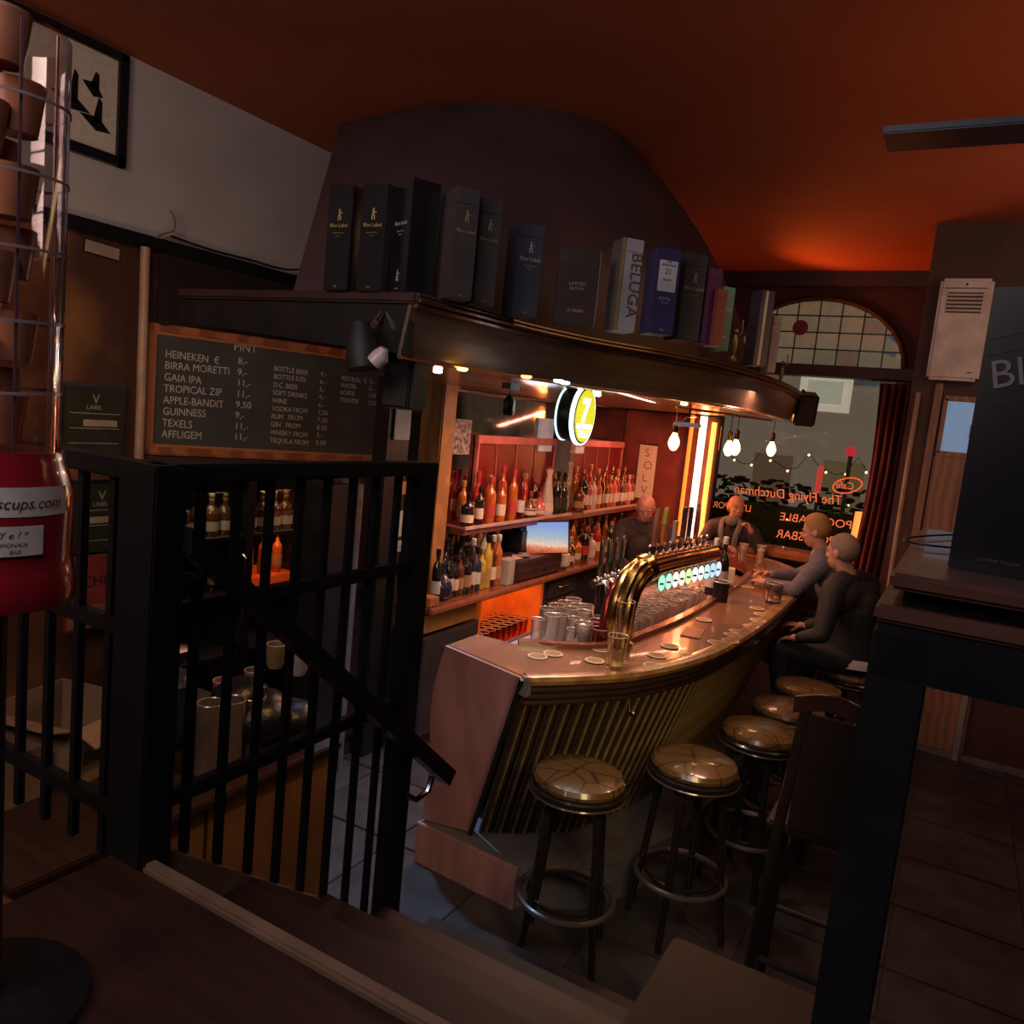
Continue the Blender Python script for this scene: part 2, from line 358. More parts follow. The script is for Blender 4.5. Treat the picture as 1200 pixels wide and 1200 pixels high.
# outside the window
ext = thing('street_building', 'dim grey brown building across the street seen through the window', 'building', (-2.5, 15, -.4))
O('facade', MB().bx(-9, 4.5, 15, 15.3, -.4, 6), M('dusk_brick', (.30,.24,.20), .9, emit=(.30,.23,.17), es=.42), ext)  # faint glow in the brick stands in for dusk light
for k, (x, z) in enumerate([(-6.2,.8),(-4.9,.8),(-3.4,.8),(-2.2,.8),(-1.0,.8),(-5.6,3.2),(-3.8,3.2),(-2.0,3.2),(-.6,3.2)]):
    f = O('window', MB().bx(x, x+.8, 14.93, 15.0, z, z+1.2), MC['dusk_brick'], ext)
    O('pane', MB().bx(x+.06, x+.74, 14.91, 14.93, z+.06, z+1.14), em('street_window_glow_%d' % (k%3), [(.6,.42,.2),(.25,.3,.33),(.5,.3,.18)][k%3], .16), ext)
O('pavement', MB().bx(-9, 4.5, WY+.2, 15, -.5, -.4), M('wet_pavement', (.10,.09,.085), .3), None, 'dark wet pavement outside the window', 'pavement')
hb = MB()
for k in range(1100):
    c = Vector((random.uniform(-3.6,-.4), random.uniform(9.6,10.1), random.uniform(.2,1.72)))
    hb.box(c, (.085,.02,.05), random.uniform(0,3), random.uniform(0,3))
hb.bx(-3.6,-.4,9.65,10.05,-.4,1.42)
O('hedge', hb, M('hedge_leaves', (.09,.12,.04), .6, col2=(.03,.04,.015), scale=3), None, 'dark green planter hedge on the pavement behind the window lettering', 'hedge', kind='stuff', smooth=False)
sg = thing('street_sign', 'pale lit menu board hanging outside under the window beam', 'sign', ony(967,460,9.0))
p = ony(967,460,9.0); O('board', MB().box(p,(.52,.05,.40)), em('lit_menu_white', (.75,.70,.55), .55), sg)
O('sign_arm', MB().bx(p.x-.01,p.x+.01,WY+.15,p.y,p.z+.22,p.z+.24), black, sg)
O('inner_panel', MB().box(p+Vector((0,-.03,.0)),(.36,.01,.24)), em('lit_menu_panel', (.55,.58,.45), .5), sg)
O('bracket', MB().bx(p.x-.01,p.x+.01,p.y-.01,p.y+.01,p.z+.2,3.4), black, sg)
p = ony(997,529,9.2); tq = thing('traffic_light', 'small square red light on a post shining outside the window', 'light', (p.x,p.y,-.4)); O('red_lamp', MB().box(p,(.10,.06,.10),bev=.02), em('red_signal', (1,.04,.06), .45), tq); O('post', MB().bx(p.x-.02,p.x+.02,p.y+.03,p.y+.07,-.4,p.z+.05), black, tq)
p = ony(960,562,9.2); tq = thing('neon_sign', 'vertical dim red neon strip on a post outside the window', 'sign', (p.x,p.y,-.4)); O('red_strip', MB().box(p,(.06,.04,.30),bev=.01), em('red_neon_dim', (1,.10,.08), .45), tq); O('post', MB().bx(p.x-.015,p.x+.015,p.y+.02,p.y+.05,-.4,p.z+.1), black, tq)
tq = thing('string_lights', 'string of tiny warm lights along the hedge outside the window', 'lights', (-2,9.5,1.9)); lp = [Vector((-3.6+3.1*k/30, 9.5, 1.93+.05*math.sin(k*1.3)+(.12 if k%5==0 else 0))) for k in range(31)]; O('wire', MB().tube(lp, .004, 4), black, tq)
for q in (lp[0], lp[-1]): O('post', MB().bx(q.x-.02,q.x+.02,9.5,9.54,-.4,q.z+.02), black, tq)
for q in lp[::2]: O('small_bulb', MB().ell(q-Vector((0,0,.02)),.016,sub=1), em('tiny_warm_bulb',(1,.72,.4),3), tq)
for k in range(9):
    q = Vector((-3.4+.33*k+random.uniform(-.1,.1), 9.45, random.uniform(.9,1.7))); O('small_bulb', MB().ell(q,.012,sub=1), MC['tiny_warm_bulb'], tq)
#@@BAR
# ================================================================== the bar
OUT = [(-1.44,2.86),(-1.28,3.05),(-1.11,3.31),(-.98,3.7),(-.92,4.1),(-.89,4.8),(-.90,5.6),(-.94,6.3),(-1.03,6.85),(-1.25,7.25),(-1.6,7.5),(-2.0,7.58)]
INN = [(-1.93,3.24),(-1.70,3.24),(-1.38,3.50),(-1.31,3.9),(-1.27,4.5),(-1.28,5.5),(-1.33,6.3),(-1.44,6.75),(-1.68,7.02),(-2.0,7.1)]
oc_ = crom(OUT, 5); ic_ = crom(INN[1:], 5)
bar = thing('bar_counter', 'long curved wooden bar counter with a dark ribbed front and a pink painted end', 'bar', (-1.5, 5.0, 0))
poly = [(-1.93,2.99)]+[(p.x,p.y) for p in oc_]+[(p.x,p.y) for p in ic_[::-1]]+[(-1.93,3.24)]
top = MB(); b = top.b
vs = [b.verts.new((x,y,1.12)) for x,y in poly]; f0 = b.faces.new(vs)
ex = bmesh.ops.extrude_face_region(b, geom=[f0]); bmesh.ops.translate(b, verts=[v for v in ex['geom'] if isinstance(v, bmesh.types.BMVert)], vec=(0,0,-.035))
bmesh.ops.triangulate(b, faces=[f for f in b.faces if len(f.verts) > 4])
O('bar_top', top, barwood, bar)
def sweep(path, prof, cap=True):
    """prof: (outward offset, z) list swept along a plan path (outward = right of travel)"""
    m = MB(); P = [Vector(p) for p in path]; rows = []
    for i, p in enumerate(P):
        t = (P[min(i+1,len(P)-1)]-P[max(i-1,0)]).normalized(); n = Vector((t.y,-t.x)); rows.append([(p.x+n.x*o, p.y+n.y*o, z) for o, z in prof])
    return m.ring(rows, cap=cap)
def rnd(o, z, rx, rz, n=10): return [(o+rx*math.cos(2*PI*k/n), z+rz*math.sin(2*PI*k/n)) for k in range(n)]
O('bar_nosing', sweep(oc_, [(-.06,1.122),(-.02,1.128),(.012,1.124),(.022,1.108),(.012,1.088),(-.06,1.085)]), nosewood, bar)
for k in range(3): O('moulding', sweep(oc_, rnd(-.012-.014*k, 1.066-.034*k, .022, .016)), M('dark_moulding', (.05,.028,.02), .22, coat=.5), bar)
O('inner_rail', sweep([(p.x,p.y) for p in ic_], [(-.03,1.12),(-.03,1.145),(.012,1.145),(.012,1.06),(-.03,1.06)][::-1]), M('red_brown_rail', (.26,.07,.035), .25, coat=.5), bar)
# end panel, plinth
tl, tr = Vector((-1.935,2.972,1.116)), Vector((-1.462,2.842,1.116)); br, bl = onz(550,975,.21), onz(495,960,.21)
edge = [tl+(bl-tl)*t+Vector((-.045*math.sin(PI*min(1,t*1.6)),0,0))*.8 for t in [k/10 for k in range(11)]]
ep = [tl]+edge[1:]+[br, tr]
O('end_panel', MB().ring([[Vector(p)+Vector((0,dy,0)) for p in ep] for dy in (0, .04)]), endwood, bar)
O('corner_cap', MB().box((-1.445,2.855,1.082), (.045,.04,.085), -.3, bev=.008), M('grey_corner_plate', (.16,.15,.15), .4), bar)
O('end_trim', MB().tube([tr+Vector((.012,-.01,0)), br+Vector((.012,-.01,0))], .012, 6), black, bar)
pl = offs(oc_, 0.0); plp = [(-2.03,3.04),(-1.47,3.0)]+[(p.x-.02,p.y) for p in oc_ if p.y > 3.28 or p.x > -1.2]
bs = MB(); bs.prism(plp+[(-1.95,7.5),(-1.95,3.5),(-2.03,3.3)], 0, .20); O('footstep', bs, M('footstep_grey', (.15,.14,.15), .5, scale=9), bar)
O('plinth_face', MB().box((-1.745,3.005,.10), (.58,.02,.205), -.071, bev=.003), endwood, bar)
# ribbed front: leaning slats, each its own piece
inner_body = offs(oc_, .12)
O('front_backing', MB().ring([[(p.x,p.y,1.0) for p in offs(oc_,.12)], [(p.x,p.y,.20) for p in offs(oc_,.42)]], closed=False), black, bar)
plen = [0]
for a, c in zip(oc_, oc_[1:]): plen.append(plen[-1]+(c-a).length)
def along(path, s):
    for i in range(len(path)-1):
        if plen[i+1] >= s: t = (s-plen[i])/(plen[i+1]-plen[i]); return path[i].lerp(path[i+1], t), (path[i+1]-path[i]).normalized()
    return path[-1], (path[-1]-path[-2]).normalized()
slatm = M('dark_gilded_slat', (.075,.045,.022), .33, .2, col2=(.04,.025,.012), scale=14, coat=.2)
sm = MB()
prof = [(-.030,0),(-.030,.010),(-.022,.018),(-.012,.010),(-.008,.012),(0,.024),(.008,.012),(.012,.010),(.022,.018),(.030,.010),(.030,0)]
sm.ring([[(x,-d,z) for x,d in prof] for z in (0,1)]); slat_me = bead_me = None
s = .03
while s < plen[-1]-1.5:
    a, t = along(oc_, s); n = Vector((-t.y,t.x)); tp = Vector((a.x+n.x*.075, a.y+n.y*.075, 1.0)); bt = Vector((a.x+n.x*.345, a.y+n.y*.345, .205))
    if s < .5: bt.x -= (.5-s)*.12; bt.y += (.5-s)*.1
    if slat_me is None: slat_me = O('slat', sm, slatm, bar, local=True); so = slat_me
    else: so = slat_me.copy(); COL.objects.link(so); so.parent = bar
    X = Vector((t.x,t.y,0)); Z = tp-bt; Y = Z.normalized().cross(X)
    mt = Matrix((X, Y, Z)).transposed().to_4x4(); mt.translation = bt; so.matrix_local = W[bar.name].inverted() @ mt
    if bead_me is None: bead_me = O('highlight_bead', MB().ring([[(x,-d,z) for x,d in ((-.005,.018),(-.004,.028),(0,.031),(.004,.028),(.005,.018))] for z in (0.01,.99)]), M('painted_slat_highlight',(.34,.22,.075),.4,0,col2=(.09,.055,.02),scale=6), bar, local=True); bo = bead_me  # thin gold ribs stand in for warm highlights on the slats
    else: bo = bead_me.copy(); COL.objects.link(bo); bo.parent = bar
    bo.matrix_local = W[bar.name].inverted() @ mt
    s += .068
# bartender side
O('well', MB().prism([(-1.95,3.26)]+[(p.x+.02,p.y) for p in ic_]+[(-1.95,7.05)], .98, 1.0), M('pink_lit_steel_well', (.50,.30,.26), .4, .2), bar)  # pink bar light is put into the steel colour
O('inner_cladding', MB().bx(-1.97,-1.94,3.24,7.1,0,1.0), greycab, bar)
for x in (0,): O('hook', MB().tube([(-1.13,3.26,.99),(-1.12,3.25,.95),(-1.10,3.23,.94),(-1.09,3.22,.96)], .005, 6), chrome, bar)
# ------------------------------------------------------------------ back counter with drawers, lit bay
bc = thing('back_counter', 'long dark back counter with drawers and an orange lit glass bay under the mirror wall', 'counter', (-2.95, 6.0, 0))
O('worktop', MB().bx(-3.15,-2.74,4.0,WY-.5,.905,.94,.006), M('red_brown_worktop', (.20,.07,.045), .22, kind='wave', scale=3, col2=(.11,.035,.025), coat=.4), bc)
O('worktop_edge', MB().bx(-2.76,-2.725,4.0,WY-.5,.90,.945,.01), M('red_brown_edge', (.36,.12,.07), .3, coat=.4), bc)
b1 = MB(); b1.bx(-3.14,-2.80,3.98,4.70,0,.74); b1.bx(-3.14,-2.80,5.68,WY-.52,0,.905); b1.bx(-3.14,-2.80,4.7,5.68,0,.42); b1.bx(-3.15,-3.10,3.98,4.72,.74,.905)
O('carcass', b1, greycab, bc)
O('tan_drawer', MB().bx(-3.1,-2.79,4.02,4.64,.765,.88,.004), M('tan_drawer_front', (.42,.21,.06), .5), bc)
d = O('cabinet_door', MB().bx(-2.80,-2.775,4.02,4.66,.08,.735,.005), greycab, bc)
O('handle', MB().tube([(-2.772,4.22,.66),(-2.75,4.24,.66),(-2.75,4.38,.66),(-2.772,4.40,.66)], .006, 6), chrome, d)
lb = MB(); lb.bx(-3.14,-2.80,4.70,4.72,.42,.9); lb.bx(-3.14,-2.80,5.64,5.68,.42,.9); lb.bx(-3.14,-3.11,4.7,5.68,.42,.9); lb.bx(-3.14,-2.79,4.7,5.68,.42,.44)
O('glass_bay', lb, M('orange_bay_lining', (.80,.20,.035), .5, emit=(.9,.12,.01), es=.16), bc)
light('AREA', (-2.97, 5.18, .895), 2.3, (1,.36,.08), .2, (-2.97,5.18,0), .8)
for k, z in enumerate((.79,.64,.47)):
    d = O('drawer', MB().bx(-2.80,-2.78,5.74,6.26,z-.065,z+.06,.004), greycab, bc)
    O('handle', MB().tube([(-2.778,5.90,z+.02),(-2.755,5.92,z+.02),(-2.755,6.06,z+.02),(-2.778,6.08,z+.02)], .005, 6), chrome, d)
# bottle shelf, mirror, panels
sh = thing('bottle_shelf', 'red brown wooden bottle shelf with a pale front edge below the bar mirrors', 'shelf', (-3.0, 6.2, 1.36))
O('board', MB().bx(-3.15,-2.90,4.55,WY-.5,1.335,1.385,.004), M('shelf_red_brown', (.20,.06,.05), .4), sh)
O('front_edge', MB().bx(-2.90,-2.885,4.55,6.25,1.375,1.40,.003), M('shelf_pale_edge', (.55,.38,.34), .4), sh)
O('front_edge', MB().bx(-2.90,-2.885,6.5,WY-.5,1.375,1.40,.003), MC['shelf_pale_edge'], sh)
mr = thing('bar_mirror', 'wide aged mirror with a dark curved corner behind the upper bottles', 'mirror', (-3.14, 6.2, 1.4))
O('mirror_glass', MB().bx(-3.155,-3.14,4.5,WY-.52,.95,2.35), mirror, mr)
O('frame', MB().tube([(-3.13,4.52,.98),(-3.13,4.52,2.18),(-3.13,4.56,2.27),(-3.13,4.66,2.325),(-3.13,6.2,2.335)], .014, 6), black, mr)
for k, (y0,y1) in enumerate([(4.98,6.25),(6.62,7.82)]):
    pn = thing('red_wall_panel', ['dark red framed glass panel behind the left group of shelf bottles','dark red framed glass panel behind the right group of shelf bottles'][k], 'panel', (-3.12,(y0+y1)/2,1.4))
    O('panel', MB().bx(-3.135,-3.12,y0,y1,1.39,1.97), redglow, pn)
    O('frame_top', MB().bx(-3.135,-3.10,y0-.02,y1+.02,1.96,2.02,.004), pinkm, pn)
    for y in (y0, y1): O('frame_side', MB().bx(-3.135,-3.105,y-.012,y+.012,1.39,1.97,.003), pinkm, pn)
    for j in range(1, 4): O('glazing_line', MB().tube([(-3.115,y0+(y1-y0)*j/4,1.40),(-3.115,y0+(y1-y0)*j/4-.05,1.96)], .004, 5), pinkm, pn)
tr_ = thing('mirror_jamb', 'warm brown vertical post at the left end of the back bar', 'post', (-3.0,4.4,0))
O('post', MB().bx(-3.16,-2.98,4.30,4.46,.94,2.36,.01), M('amber_brown_jamb', (.42,.20,.07), .4, kind='wave', scale=4), tr_)
dv = thing('shelf_divider', 'narrow post covered in small photographs between the two bottle bays', 'post', (-3.0,6.4,1.4))
O('post', MB().bx(-3.13,-3.0,6.30,6.42,1.39,2.34,.006), M('grey_blue_post', (.22,.23,.25), .4), dv)
for k in range(6): O('photo', MB().box((-2.995,6.36,1.47+.10*k), (.004,.09,.075), rx=random.uniform(-.1,.1)), M('photo_print_%d' % (k%3), [(.42,.36,.33),(.10,.08,.08),(.55,.5,.46)][k%3], .5, scale=60, col2=(.06,.05,.05)), dv, smooth=False)
for k, (px, py, ww, hh) in enumerate([(642,510,.24,.28),(682,515,.18,.26)]):
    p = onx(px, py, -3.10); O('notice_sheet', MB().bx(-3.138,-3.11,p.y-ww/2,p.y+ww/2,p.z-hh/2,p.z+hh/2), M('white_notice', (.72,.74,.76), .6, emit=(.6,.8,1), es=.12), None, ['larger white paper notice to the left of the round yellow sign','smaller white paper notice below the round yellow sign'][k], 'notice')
p = onx(541,512,-3.13)
gp = thing('grey_poster', 'small grey black and white poster above the leftmost shelf bottles', 'poster', p); O('sheet', MB().box(p,(.012,.22,.25)), M('grey_newsprint', (.42,.36,.33), .7, scale=35, col2=(.06,.05,.05)), gp)
p = ony(757,553,7.885)
for k in range(1):
    sgn = thing('hanging_scroll', 'cream hanging banner with printed marks right of the shelf bottles', 'banner', p)
    O('sheet', MB().box(p,(.19,.008,.56)), cream, sgn)
    for j,c in enumerate('SOLV'): text(c, .12, p+Vector((-.035,-.006,.16-.13*j)), (1,0,0), (0,0,1), M('ochre_print',(.36,.18,.04),.6), sgn)
    O('rod', MB().tube([p+Vector((-.10,0,.285)), p+Vector((.10,0,.285))], .008, 6), black, sgn)
# ------------------------------------------------------------------ canopy
CT = [(-1.63,2.14),(-1.60,2.5),(-1.57,2.85),(-1.46,3.25),(-1.29,3.6),(-1.15,4.0),(-1.07,4.5),(-1.05,5.2),(-1.08,5.8),(-1.14,6.35)]
cc_ = crom(CT, 5)
cn = thing('bar_canopy', 'curved bronze canopy shelf hanging above the bar counter', 'canopy', (-2.0, 4.5, 2.34))
tail = [(-1.5,6.7),(-2.2,6.9),(-3.16,7.0)]
def slabp(path, z0, z1):
    m = MB(); b = m.b; vs = [b.verts.new((x,y,z0)) for x,y in path]; f = b.faces.new(vs); ex = bmesh.ops.extrude_face_region(b, geom=[f])
    bmesh.ops.translate(b, verts=[v for v in ex['geom'] if isinstance(v, bmesh.types.BMVert)], vec=(0,0,z1-z0)); bmesh.ops.triangulate(b, faces=[f for f in b.faces if len(f.verts)>4]); return m
cp_ = [(p.x-.02,p.y) for p in cc_]
O('shelf_board', slabp([(-2.8,2.16)]+cp_+tail+[(-3.16,4.3),(-2.8,4.3)], 2.525, 2.555), darkwood, cn)
cpi = [(p.x,p.y) for p in offs(cc_, .10)]
O('soffit', slabp([(-1.78,2.22)]+[(x,max(y,2.22)) for x,y in cpi]+[(-1.6,6.5),(-2.2,6.7),(-3.16,6.8),(-3.16,4.0)], 2.35, 2.37), M('amber_soffit', (.40,.20,.09), .28, .3, coat=.4), cn)
O('fascia', sweep(cc_, [(-.015,2.53),(-.05,2.35),(-.065,2.35),(-.03,2.53)]), bronze, cn)
for k,(z,o) in enumerate([(2.553,.004),(2.537,.012),(2.519,.0)]): O('moulding', sweep(cc_, rnd(o,z,.012,.009,8)), M('copper_moulding', (.20,.11,.08), .25, .6), cn)
O('lower_trim', sweep(cc_, rnd(-.05,2.35,.014,.008,8)), M('copper_light_trim', (.55,.30,.18), .25, .7), cn)
O('end_panel', MB().ring([[(-2.8,y,2.53),(-1.655,y,2.53),(-1.655,y,2.36),(-1.93,y,2.375),(-2.8,y,2.435)] for y in (2.145,2.175)]), black, cn); O('end_moulding', MB().bx(-2.8,-1.62,2.125,2.17,2.525,2.56,.008), darkwood, cn)
# little downlights under the canopy
for k,(px,py,c) in enumerate([(513,434,(1,.8,.6)),(542,431,(1,.65,.12)),(617,440,(1,.2,.08)),(655,445,(.8,.95,1)),(662,447,(.8,.95,1)),(700,462,(1,.8,.5)),(822,468,(1,.7,.4))]):
    p = onz(px,py,2.347)
    if p.x > -1.2 or p.y > 6: p = Vector((-1.35, 4.2, 2.347))
    O('downlight', MB().lathe([(.012,0),(.02,.004),(.02,.012)], p-Vector((0,0,.012)), 12), em('downlight_%d' % k, c, 6), cn)
# ------------------------------------------------------------------ hood
base = [(-2.42,2.36),(-2.0,2.38),(-1.85,2.7),(-1.72,3.2),(-1.55,3.6),(-1.36,4.0),(-1.24,4.45),(-1.22,4.9),(-1.40,5.4),(-1.9,5.8),(-3.0,6.0)]
topc = [(-3.62,3.85),(-3.3,3.80),(-2.9,3.78),(-2.6,3.8),(-2.35,3.9),(-2.15,4.05),(-2.02,4.3),(-2.0,4.6),(-2.1,5.0),(-2.4,5.3),(-3.0,5.6)]
bb, tt = crom(base,5), crom(topc,5); rows = []
for k in range(15):
    t = k/14; e = t if 0 else t**1.75; z = 2.556+t*(3.86-2.556)
    row = []
    for i,(a,c) in enumerate(zip(bb,tt)):
        ww = max(0,1-i/14); ee = e*(1-ww)+t*ww; q = a.lerp(c, ee); row.append((q.x,q.y,z))
    rows.append(row)
struct('wall_left', MB().ring(rows, closed=False), hoodm)
#@@CANOPY THINGS
# ================================================================== boxes on the canopy
navyc = M('grey_brown_box_card', (.060,.048,.044), .5, col2=(.05,.042,.04), spec=.3); brnc = M('dark_brown_box_card', (.045,.026,.020), .6, spec=.2)
def gift_box(px0, px1, pyb, wd, dp, h, mat, label, side=None, rz=0, txt=None, z=2.56, sub=None, group=None, xoff=0):
    a = onz(px0, pyb, z); 
    return a
def carton(c, rz, wd, dp, h, mat, label, lines=(), band=None, tm=gold, cat='box', name='bottle_box', em_=None):
    """carton standing at c; front face looks along local -Y"""
    t = thing(name, label, cat, c, rz)
    O('carton', MB().box((0,0,h/2),(wd,dp,h),bev=.002), mat, t, local=True)
    O('lid_line', MB().box((0,0,h*.86),(wd+.0012,dp+.0012,.0016)), black_gloss, t, local=True)
    if band: O('label', MB().box((0,-dp/2-.0008,h*band[2]),(wd*band[0],.0012,h*band[1])), band[3], t, local=True)
    for s, size, zz in lines: text(s, size, (0,-dp/2-.0018,h*zz), (1,0,0), (0,0,1), tm, t, align='CENTER', local=True, ext=.0005)
    return t
def walker(t, h, y, m):
    g = MB(); q = .022
    g.box((0,y,h),(.006,.001,.016),0); g.box((-.004,y,h-.014),(.004,.001,.016),0,0); g.box((.005,y,h-.014),(.004,.001,.016)); g.ell((0,y,h+.012),(.004,.001,.004),sub=1); g.box((.008,y,h+.002),(.01,.001,.003)); O('striding_emblem', g, m, t, local=True)
BL = lambda s=1: [('Blue Label', .022*s, .60), ('BLENDED SCOTCH', .006*s, .54), ('WHISKY', .006*s, .51), ('70CL', .009*s, .03)]
def put(pxa, pyb, z=2.56): return onz(pxa, pyb, z)
def cbox(px, py, wd, dp, h, mat, label, **k):
    p = onz(px, py, 2.56); rz = k.pop('rz', .55); n = Vector((-math.sin(rz), math.cos(rz), 0)); c = p+n*(dp/2+(-.0 if px < 480 else .06 if px > 800 else .015)+(.03 if px > 850 else 0))  # px,py: foot of the front face
    return carton(c, rz, wd, dp, h, mat, label, **k)
t = cbox(392,340,.10,.10,.35, black_gloss, 'black whisky gift box leftmost on the canopy with dim gold lettering', rz=.1, lines=BL(.8)); walker(t,.255,-.051,gold)
t = cbox(431,341,.10,.10,.35, black_gloss, 'black whisky gift box second from the left on the canopy', rz=.1, lines=BL(.8)); walker(t,.255,-.051,gold)
t = cbox(464,343,.11,.11,.365, black_gloss, 'tall black whisky gift box turned on the canopy corner, silver lettering running uphill', rz=-.35, lines=BL(.8), tm=silver); walker(t,.06,-.056,silver)
t = cbox(541,350,.085,.14,.355, navyc, 'slate grey whisky box with gold lettering, first right of the canopy corner', rz=1.0, lines=BL(.72)); walker(t,.27,-.071,gold)
t = cbox(568,357,.085,.10,.355, navyc, 'slate grey whisky box with gold lettering, second right of the canopy corner', rz=1.0, lines=BL(.72)); walker(t,.27,-.051,gold)
t = cbox(616,370,.10,.13,.33, M('slate_blue_card',(.055,.060,.075),.5,spec=.3), 'slate blue whisky box with silver lettering standing alone in the middle of the canopy', rz=.85, lines=BL(.9), tm=silver); walker(t,.25,-.066,silver)
t = cbox(672,379,.155,.12,.275, brnc, 'wide dark brown box with gold print and a pale side on the canopy', rz=.50, lines=[('LIMITED',.018,.52),('EDITION',.014,.46),('12 YEARS',.016,.16)], tm=M('dull_gold',(.45,.32,.16),.5))
O('pale_side', MB().box((.0785,0,.1375),(.002,.118,.27)), M('pale_grey_card',(.25,.27,.28),.5), t, local=True)
t = cbox(734,388,.085,.10,.35, M('silver_white_card',(.48,.47,.48),.45), 'white box', rz=.85)
t['label'] = 'white gift box with large upright lettering and a gold edge on the canopy'
O('gold_edge', MB().box((-.0425,-.0505,.175),(.012,.006,.348)), gold, t, local=True)
O('grey_side', MB().box((-.0437,0,.175),(.002,.098,.348)), M('taupe_card',(.16,.13,.125),.5), t, local=True)
text('BELUGA', .064, (-.004,-.052,.30), (0,0,-1), (1,0,0), M('brown_print',(.16,.09,.07),.6), t, local=True, sx=1.05)
t = cbox(776,391,.10,.10,.32, M('indigo_card',(.050,.045,.13),.4), 'indigo blue box with a white square label on the canopy', rz=.75, lines=[('ROYAL',.016,.40),('SALUTE',.009,.36),('70CL',.009,.04)], band=(.74,.36,.68,M('white_label',(.62,.62,.66),.6)), tm=silver)
text('21', .030, (0,-.0525,.225), (1,0,0), (0,0,1), M('grey_print',(.2,.2,.24),.6), t, align='CENTER', local=True)
for k in range(3): text(['THE','SIGNATURE','BLEND'][k], .011, (0,-.0525,.255-.009*0-.055*(k==2)+(.012 if k==0 else 0)), (1,0,0), (0,0,1), MC['grey_print'], t, align='CENTER', local=True)
t = cbox(815,398,.10,.11,.34, M('charcoal_card',(.055,.055,.06),.42), 'charcoal box with faint gold print right of the indigo box', rz=.85, lines=[('Blue Label',.022,.58),('SCOTCH WHISKY',.006,.52),('70CL',.009,.04)], tm=M('dull_gold',(.45,.32,.16),.5)); walker(t,.25,-.056,MC['dull_gold'])
t = cbox(839,402,.07,.07,.30, M('violet_card',(.10,.015,.10),.4), 'dark violet box mostly hidden beside the charcoal box', rz=.9)
t = cbox(843,406,.06,.03,.12, M('blank_white_card',(.60,.56,.56),.5), 'small blank white card leaning in front of the violet box', rz=.8)
t = cbox(861,410,.065,.07,.27, M('teal_card',(.04,.17,.30),.4), 'slim teal box with pale print near the right end of the canopy', rz=.9, lines=[('GIN',.025,.62),('70CL',.012,.2)], tm=silver)
t = cbox(850,403,.05,.05,.22, M('rust_card',(.35,.07,.045),.4), 'slim rust red carton behind the teal box', rz=.9)
t = cbox(902,428,.075,.10,.37, M('navy_stripe_card',(.06,.05,.09),.4), 'tall navy box with a white stripe at the right end of the canopy', rz=.8)
O('white_stripe', MB().box((-.008,-.0505,.185),(.014,.003,.365)), M('white_stripe',(.6,.57,.5),.5), t, local=True)
t = cbox(915,436,.05,.07,.30, M('lilac_white_card',(.50,.44,.50),.45), 'shorter lilac white box at the far right end of the canopy', rz=.8)
# small figurines and tassels
for k,(px,py,l) in enumerate([(874,424,'small dark figurine with raised arm beside the teal box'),(926,452,'small metal figurine at the very right tip of the canopy')]):
    p = onz(px,py,2.56); p.x -= .07; p.y += .02; t = thing('figurine', l, 'figurine', p)
    O('body', MB().lathe([(.02,0),(.022,.01),(.008,.03),(.015,.07),(.018,.10),(.007,.13)], n=12), M('tarnished_metal',(.25,.18,.12),.4,.6), t, local=True)
    O('head', MB().ell((0,0,.145),.014), MC['tarnished_metal'], t, local=True); O('raised_arm', MB().tube([(0,0,.11),(.03,0,.14),(.025,0,.20)], .005, 6), MC['tarnished_metal'], t, local=True)
# ------------------------------------------------------------------ round illuminated sign hanging from the canopy
c = Vector((-1.745,3.66,2.225)); d = Vector((.998,-.04,-.03)).normalized()
sg = thing('bar_sign', 'round yellow illuminated drum sign with white print hanging under the canopy', 'sign', c)
up = Vector((0,0,1)); sd = up.cross(d).normalized(); up = d.cross(sd)
def disc(r0, o0, r1, o1, n=40):
    return MB().ring([[c+d*oo+sd*rr*.80*math.cos(2*PI*k/n)+up*rr*math.sin(2*PI*k/n) for k in range(n)] for rr,oo in ((r0,o0),(r1,o1))])
O('drum', disc(.130,-.035,.139,.055), M('dark_drum_metal',(.03,.04,.045),.35,.5), sg)
O('light_ring', disc(.148,.045,.148,.066), em('cool_white_ring',(.75,.95,1),3.2), sg)
O('rear_light_ring', MB().ring([[c-d*oo+sd*rr*.8*math.cos(2*PI*k/40)+up*rr*math.sin(2*PI*k/40) for k in range(40)] for rr,oo in ((.136,.036),(.136,.044))]), em('cool_white_rear',(.65,.9,1),1.6), sg)
O('rim', disc(.140,.066,.138,.069), black, sg)
O('yellow_face', disc(.131,.069,.131,.072), em('yellow_lit_face',(.62,.56,.02),1.0), sg)
wl_ = em('white_sign_print',(1,1,.92),1.6)
text('7', .165, c+d*.074-sd*.048+up*(-.030), sd, up, wl_, sg, sx=.95, bold=.006)
O('print_block', MB().ring([[c+d*oo+sd*a+up*b for a,b in ((-.084,-.040),(.084,-.040),(.082,-.064),(-.082,-.064))] for oo in (.0725,.074)]), wl_, sg)
for k in range(3): O('print_line', MB().ring([[c+d*oo+sd*a*(1-.14*k)+up*b for a,b in ((-.07,-.073-.014*k),(.07,-.073-.014*k),(.07,-.080-.014*k),(-.07,-.080-.014*k))] for oo in (.0725,.074)]), wl_, sg)
O('bracket', MB().tube([c+up*.14, (c.x,c.y,2.36)], .012, 8), black, sg)
light('POINT', c+d*.25, .9, (.85,.95,.8), .1); light('POINT', c-d*.2, 1.6, (.6,.85,1), .1)
